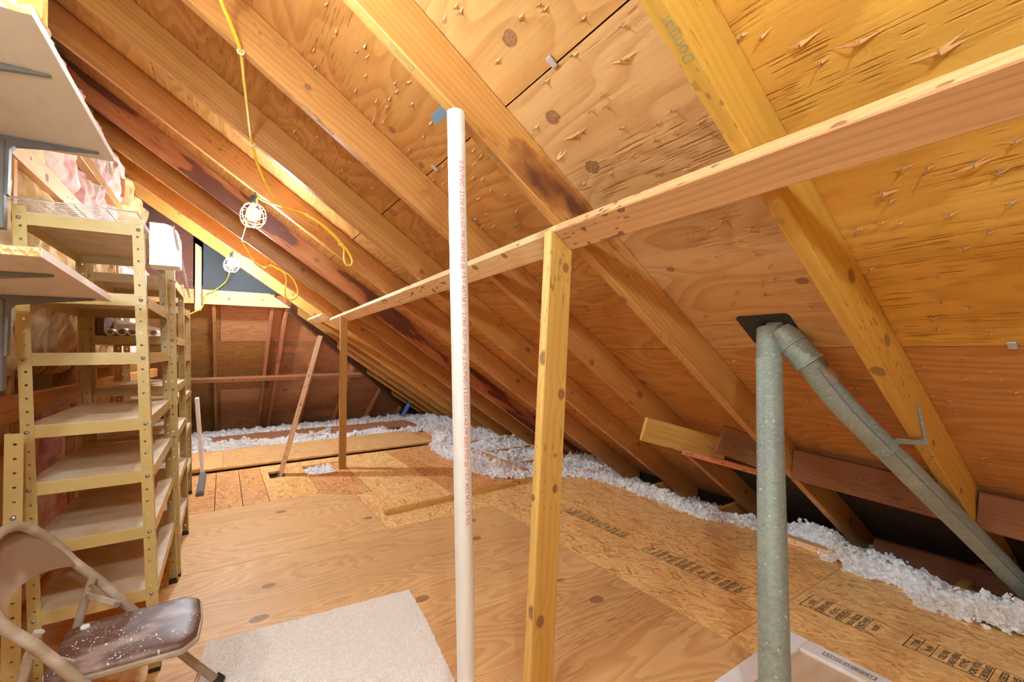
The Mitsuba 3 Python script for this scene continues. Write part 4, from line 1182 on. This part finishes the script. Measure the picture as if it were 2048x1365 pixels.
frame_pts = [P3(-0.006, YF + 0.002, 0.013), P3(-0.10, YF + 0.002, 0.134), P3(-0.215, YF + 0.001, 0.300), P3(-0.300, YF, 0.424)] + back_arch + [P3(-0.300, YN, 0.424), P3(-0.215, YN - 0.001, 0.300), P3(-0.10, YN - 0.002, 0.134), P3(-0.006, YN - 0.002, 0.013)]
tube_obj('frame_tube', frame_pts, 0.0122)
for y in (YF + 0.002, YN - 0.002):
    obj('foot_cap', mikit.ply(tube([turn(q) for q in (P3(0.000, y, 0.0125), P3(-0.010, y, 0.024), P3(-0.016, y, 0.032))], 0.0155, 12), 'rubber_black', smooth=40), ch)
tube_obj('front_crossbar', [P3(-0.055, YF, 0.072), P3(-0.055, (YN + YF) / 2, 0.072), P3(-0.055, YN, 0.072)], 0.006)
for (y, s) in ((YF - 0.024, 1), (YN + 0.024, -1)):
    lg = tube_obj('rear_leg', [P3(-0.304, y, 0.446), P3(-0.312, y, 0.425), P3(-0.335, y, 0.329), P3(-0.375, y, 0.16), P3(-0.412, y, 0.0)], 0.0105)
    obj('rivet', mikit.ply(tube([turn(P3(-0.307, y - 0.009, 0.430)), turn(P3(-0.307, y - 0.0125, 0.430))], 0.004, 8), 'bolt_steel'), lg)
    lk = obj('link_bar', mikit.ply(solid(chamfer_box(0.095, 0.017, 0.003, 0.0012, -0.010), frame(P3(0.075, 0, -0.05), z=P3(0, 1, 0)), turn(P3(-0.312, y - 0.0145, 0.405))), 'chair_enamel'), ch)
    for q in (turn(P3(-0.312, y - 0.0155, 0.405)), turn(P3(-0.249, y - 0.0155, 0.363))):
        obj('rivet', mikit.ply(tube([q, q - P3(0, 0.003, 0)], 0.0055, 12), 'bolt_steel', smooth=40), lk)
tube_obj('rear_crossbar', [P3(-0.388, YF - 0.026, 0.10), P3(-0.388, (YN + YF) / 2, 0.10), P3(-0.388, YN + 0.026, 0.10)], 0.006)
# seat: pan with a rolled rim, padded vinyl on top
outl = sg.Polygon([(-0.362, 1.505), (-0.362, 1.710), (-0.335, 1.738), (-0.085, 1.748), (-0.052, 1.712), (-0.046, 1.607), (-0.052, 1.502), (-0.085, 1.462), (-0.335, 1.474)]).buffer(0.012).buffer(-0.012)
ZS = 0.318


def pad(poly, z0, rings, cx):
    """Padded shape: rings of (inset, height) stacked on a polygon."""
    V, n = [], 96
    for inset, hgt in rings:
        q = poly.buffer(-inset) if inset else poly
        ext = q.exterior
        pts = np.array([ext.interpolate(t, normalized=True).coords[0] for t in np.arange(n) / n])
        a = np.arctan2(pts[:, 1] - cx[1], pts[:, 0] - cx[0])
        pts = np.roll(pts, -int(np.argmin(a)), 0)
        V.append(np.column_stack([pts, np.full(n, z0 + hgt)]))
    V = np.vstack(V)
    k = len(rings)
    i, j = np.meshgrid(np.arange(k - 1), np.arange(n), indexing='ij')
    j2 = (j + 1) % n
    f = np.vstack([np.stack([i * n + j, i * n + j2, (i + 1) * n + j2], -1).reshape(-1, 3), np.stack([i * n + j, (i + 1) * n + j2, (i + 1) * n + j], -1).reshape(-1, 3)])
    V = np.vstack([V, [[cx[0], cx[1], z0 + rings[0][1]], [cx[0], cx[1], z0 + rings[-1][1]]]])
    m = len(V)
    jj = np.arange(n)
    f = np.vstack([f, np.stack([(jj + 1) % n, jj, jj * 0 + m - 2], 1), np.stack([(k - 1) * n + jj, (k - 1) * n + (jj + 1) % n, jj * 0 + m - 1], 1)])
    return V, f


CX = (-0.205, 1.606)
st = obj('seat', mikit.ply(pad(outl, ZS - 0.022, [(0.006, 0.0), (0.0, 0.006), (0.0, 0.014), (0.004, 0.018)], CX), 'chair_enamel', smooth=40), ch)
obj('cushion', mikit.ply(pad(outl.buffer(-0.004), ZS - 0.006, [(0.004, -0.002), (0.0, 0.004), (0.002, 0.011), (0.010, 0.017), (0.030, 0.021), (0.07, 0.0235)], CX), 'brown_vinyl', smooth=50), st)
obj('button', mikit.ply(tube([P3(-0.315, 1.685, ZS + 0.010), P3(-0.315, 1.685, ZS + 0.021), P3(-0.315, 1.685, ZS + 0.0235)], [0.011, 0.010, 0.004], 16), 'tie_white', smooth=40), st)
# curved sheet-metal backrest filling the arch
na, nb = 33, 12
A_, B_ = np.meshgrid(np.linspace(-1, 1, na), np.linspace(0, 1, nb), indexing='ij')
yc, hw = (YN + YF) / 2, (YF - YN) / 2 - 0.003
top = 0.652 - 0.155 * np.abs(A_) ** 3.0
bot = 0.515 - 0.035 * np.abs(A_) ** 2.5
Z_ = bot + (np.maximum(top, bot + 0.012) - bot) * B_
X_ = -0.352 - (Z_ - 0.494) * 0.42 - 0.034 * (1 - A_ ** 2) + 0.006
Y_ = yc + A_ * hw
V1 = turn(np.stack([X_, Y_, Z_], -1).reshape(-1, 3))
V2 = V1 + [-0.0035, 0, -0.0008]
i, j = np.meshgrid(np.arange(na - 1), np.arange(nb - 1), indexing='ij')
kk = (i * nb + j).ravel()
f1 = np.vstack([np.stack([kk, kk + nb, kk + nb + 1], 1), np.stack([kk, kk + nb + 1, kk + 1], 1)])
ring = np.concatenate([np.arange(nb), np.arange(1, na) * nb + nb - 1, (na - 1) * nb + np.arange(nb - 2, -1, -1), np.arange(na - 2, 0, -1) * nb])
n = len(V1); r2 = np.roll(ring, -1)
obj('backrest', mikit.ply((np.vstack([V1, V2]), np.vstack([f1, f1[:, ::-1] + n, np.stack([ring, ring + n, r2 + n], 1), np.stack([ring, r2 + n, r2], 1)])), 'chair_back_enamel', smooth=40), ch)

# ------------------------------------------------------------------ carpet piece
edge = [(-0.062, 1.93), (-0.045, 2.035), (0.30, 2.005), (0.55, 1.985), (0.712, 1.968), (0.695, 1.75), (0.662, 1.50), (0.635, 1.30), (0.60, 1.00), (0.56, 0.62), (-0.10, 0.70), (-0.085, 1.30), (-0.075, 1.70)]
e = np.array(edge)
pts = []
for a, b in zip(e, np.roll(e, -1, 0)):
    nseg = max(2, int(np.linalg.norm(b - a) / 0.006))
    for t in np.arange(nseg) / nseg:
        pts.append(a + (b - a) * t + rng.normal(0, 0.0016, 2))
poly = sg.Polygon(pts).buffer(0)
m = trimesh.creation.extrude_polygon(poly, 0.008)
cp = obj('carpet_piece', mikit.ply(solid(m, np.eye(3), (0, 0, 0.0)), 'carpet'))
tag(cp, 'cut piece of cream carpet lying on the plywood floor before the chair', 'carpet')
# tufts of pile along and over it
TN = 26000
bx_ = poly.bounds
Q = rng.uniform([bx_[0], max(bx_[1], 0.9)], [bx_[2], bx_[3]], (TN, 2))
import shapely
Q = Q[shapely.contains_xy(poly, Q[:, 0], Q[:, 1])]
s = rng.uniform(0.002, 0.004, len(Q))
an = rng.uniform(0, 6.28, len(Q))
dx, dy = np.cos(an) * s, np.sin(an) * s
z0 = np.full(len(Q), 0.0075)
V = np.stack([np.stack([Q[:, 0] - dx, Q[:, 1] - dy, z0], 1), np.stack([Q[:, 0] + dx, Q[:, 1] + dy, z0], 1), np.stack([Q[:, 0] - dy, Q[:, 1] + dx, z0], 1), np.stack([Q[:, 0] + rng.normal(0, .0015, len(Q)), Q[:, 1] + rng.normal(0, .0015, len(Q)), z0 + rng.uniform(0.002, 0.0045, len(Q))], 1)], 1).reshape(-1, 3)
k4 = np.arange(len(Q)) * 4
f = np.vstack([np.stack([k4, k4 + 1, k4 + 3], 1), np.stack([k4 + 1, k4 + 2, k4 + 3], 1), np.stack([k4 + 2, k4, k4 + 3], 1)])
pk = obj('pile', mikit.ply((V, f), 'carpet'), cp)
labels[pk] = {'kind': 'stuff'}

# ------------------------------------------------------------------ white framed hatch panel at the lower right
hp = thing('hatch_panel', 'white framed hatch panel with a tan centre on the floor beside the steel pipe', 'panel')
X0, X1, Y0, Y1 = 1.262, 1.800, 0.10, 0.868
zb = 0.0
obj('stile', mikit.ply(box(X1 - 0.072, Y0, zb, X1, Y1 - 0.0735, 0.022, 0.002), 'white_frame'), hp)
obj('rail', mikit.ply(box(X0, Y1 - 0.072, zb, X1, Y1, 0.022, 0.002), 'white_frame'), hp)
obj('centre_board', mikit.ply(box(X0 + 0.01, Y0, zb, X1 - 0.075, Y1 - 0.0745, 0.012, 0.001), 'tan_board'), hp)
obj('side_panel', mikit.ply(box(X0 - 0.01, Y0, 0.0122, X0 + 0.12, Y1 - 0.0745, 0.020, 0.001), 'white_frame'), hp)
lb = obj('label', mikit.ply(box(X1 - 0.046, 0.585, 0.0221, X1 - 0.024, 0.735, 0.0226), 'black_ink'), hp)
obj('label_field', mikit.ply(box(X1 - 0.0435, 0.5875, 0.0224, X1 - 0.0265, 0.7325, 0.0229), 'tie_white'), lb)
v, f = arrays(meshkit.text_mesh('ATTIC STAIRWAY', 0.010, 0.0004, bold=True))
w = v[:, 0].max()
v = v * [0.135 / w, 1, 1]
F = np.stack([P3(0, -1, 0), P3(1, 0, 0), P3(0, 0, 1)], 1)
obj('lettering', mikit.ply((v @ F.T + P3(X1 - 0.040, 0.7275, 0.0229), f), 'black_ink'), lb)

# ------------------------------------------------------------------ small things at the far left
k = obj('white_board', mikit.ply(solid(chamfer_box(0.68, 0.028, 0.15, 0.002), frame(P3(-0.045, 0.0, 0.664), y=[1, 0, 0]), P3(-0.150, 4.93, 0.001)), 'white_plastic'))
tag(k, 'tall white board standing at the end of the shelving row', 'board')
k = obj('grey_strip', mikit.ply(join(box(-0.168, 4.14, 0.0, -0.118, 4.80, 0.028, 0.003), box(-0.160, 4.15, 0.028, -0.128, 4.79, 0.034, 0.002)), 'grey_strip'))
tag(k, 'dark grey plastic strip lying on the floor beside the farthest shelving unit', 'strip')
k = obj('blue_tube', mikit.ply(tube([P3(2.62, 7.55, -0.05), P3(2.80, 7.65, 0.18)], 0.035, 16), 'blue_plastic', smooth=40))
tag(k, 'small blue plastic tube sticking out of the insulation in the far corner', 'tube')

# ------------------------------------------------------------------ loose-fill insulation
ICO = trimesh.creation.icosahedron()


def fluff(points, size, seed):
    g = np.random.default_rng(seed)
    n = len(points)
    v0 = np.array(ICO.vertices)
    v = v0[None] * (1 + g.normal(0, 0.28, (n, 12, 1)))
    v *= g.uniform(0.55, 1.25, (n, 1, 3))
    q = g.normal(size=(n, 4)); q /= np.linalg.norm(q, axis=1, keepdims=True)
    w, x, y, z = q.T
    Rm = np.stack([1 - 2 * (y * y + z * z), 2 * (x * y - z * w), 2 * (x * z + y * w), 2 * (x * y + z * w), 1 - 2 * (x * x + z * z), 2 * (y * z - x * w), 2 * (x * z - y * w), 2 * (y * z + x * w), 1 - 2 * (x * x + y * y)], -1).reshape(n, 3, 3)
    v = np.einsum('nij,nkj->nki', Rm, v) * np.asarray(size)[:, None, None] + points[:, None]
    f = np.array(ICO.faces)[None] + (np.arange(n) * 12)[:, None, None]
    return v.reshape(-1, 3), f.reshape(-1, 3)


def bed(x0, x1, y0, y1, hfun, mask, step, dens, smin, smax, seed):
    """A lumpy bed of loose fill: a height field under scattered tufts."""
    g = np.random.default_rng(seed)
    nx, ny = int((x1 - x0) / step) + 1, int((y1 - y0) / step) + 1
    Xg, Yg = np.meshgrid(np.linspace(x0, x1, nx), np.linspace(y0, y1, ny), indexing='ij')
    Zg = hfun(Xg, Yg)
    Vg = np.stack([Xg, Yg, Zg - 0.004], -1).reshape(-1, 3)
    i, j = np.meshgrid(np.arange(nx - 1), np.arange(ny - 1), indexing='ij')
    k = (i * ny + j).ravel()
    ok = mask(Xg, Yg).ravel()
    f = np.vstack([np.stack([k, k + ny, k + ny + 1], 1), np.stack([k, k + ny + 1, k + 1], 1)])
    f = f[ok[f].all(1)]
    n = int((x1 - x0) * (y1 - y0) * dens)
    Q = g.uniform([x0, y0], [x1, y1], (n, 2))
    Q = Q[mask(Q[:, 0], Q[:, 1])]
    z = hfun(Q[:, 0], Q[:, 1])
    sz = g.uniform(smin, smax, len(Q)) * g.choice([0.7, 1.0, 1.5], len(Q), p=[0.5, 0.38, 0.12])
    clump = meshkit.fbm(np.column_stack([Q * 38, z * 0]), 2, seed)
    pts = np.column_stack([Q, z + g.uniform(-0.3, 0.9, len(Q)) * sz + (clump - 0.5) * 0.045])
    return join((Vg, f), fluff(pts, sz, seed + 1))


BX = np.array([(-2.0, 2.55), (0.38, 2.50), (0.483, 2.46), (0.566, 2.455), (0.674, 2.455), (0.751, 2.545), (0.882, 2.555), (0.954, 2.535), (1.093, 2.61), (1.237, 2.70), (1.487, 2.67), (1.749, 2.56), (2.0, 2.585), (2.378, 2.605), (2.723, 2.63), (2.95, 2.50), (3.05, 2.20), (3.254, 1.93), (3.68, 1.86), (4.3, 1.90), (4.509, 1.88), (4.86, 2.02), (5.3, 2.25), (6.1, 2.3)])


def bx(y):
    return np.interp(y, BX[:, 0], BX[:, 1])


def h_eave(x, y):
    d = x - bx(y) - 0.05 * (meshkit.noise(np.stack([x * 0 + 3, y * 13, y * 0], -1), 4) - 0.5)
    lump = meshkit.fbm(np.stack([x * 9, y * 9, x * 0], -1), 3, 5) - 0.5
    peak = np.where(y < 1.3, 0.060, np.where(y < 2.9, 0.020, 0.035))
    rise = np.clip(d / 0.10, 0, 1)
    fall = np.clip((d - 0.14) / 0.30, 0, 1) if True else 0
    far = np.where(y > 3.0, 0.10, 0.20)
    return 0.004 + peak * rise - far * fall * np.clip(d, 0, 1) ** 0.25 * 0.95 + lump * (0.07 * rise + 0.01)


def m_eave(x, y):
    rag = 0.07 * (meshkit.fbm(np.stack([x * 11, y * 11, x * 0], -1), 3, 8) - 0.5)
    return (x > bx(y) + rag) & (x < 3.30 + 0 * y)


k = obj('loose_insulation', mikit.ply(bed(2.2, 3.3, -1.2, 2.95, h_eave, m_eave, 0.02, 8000, 0.005, 0.011, 21), 'loose_fluff'))
tag(k, 'white loose-fill insulation heaped along the eave on the right, at the rafter feet', 'insulation', kind='stuff')
k = obj('loose_insulation', mikit.ply(bed(1.75, 3.3, 2.95, 5.84, h_eave, m_eave, 0.025, 4500, 0.008, 0.016, 31), 'loose_fluff'))
tag(k, 'white loose-fill insulation spread behind the white plastic pipe along the far eave', 'insulation', kind='stuff')


def h_far(x, y):
    lump = meshkit.fbm(np.stack([x * 6, y * 6, x * 0], -1), 3, 15) - 0.5
    return np.where(y < 6.2, -0.02, np.where(y < 6.85, 0.0, -0.02 - 0.13 * np.clip((y - 6.9) / 1.2, 0, 1))) + lump * 0.11


def m_far(x, y):
    boards = ((x > -0.12) & (x < 1.24) & (y > 6.36) & (y < 6.78)) | ((x > 1.2) & (x < 2.38) & (y > 6.20) & (y < 6.70))
    return ~boards & (x < np.minimum(3.25, 3.3)) & (x > -0.75)


k = obj('loose_insulation', mikit.ply(bed(-0.7, 3.2, 5.84, 8.3, h_far, m_far, 0.03, 2200, 0.010, 0.022, 41), 'loose_fluff'))
tag(k, 'white loose-fill insulation around the boards at the far end of the attic floor', 'insulation', kind='stuff')
hole_h = lambda x, y: -0.030 + 0.05 * (meshkit.fbm(np.stack([x * 14, y * 14, x * 0], -1), 3, 25) - 0.5) + 0 * x
k = obj('loose_insulation', mikit.ply(bed(0.635, 0.87, 4.282, 4.655, hole_h, lambda x, y: x > -9, 0.02, 9000, 0.006, 0.012, 51), 'loose_fluff'))
tag(k, 'white loose-fill insulation filling the hole in the floor at the foot of the far post', 'insulation', kind='stuff')
# dark line cut into the strand board where the slanting board stands
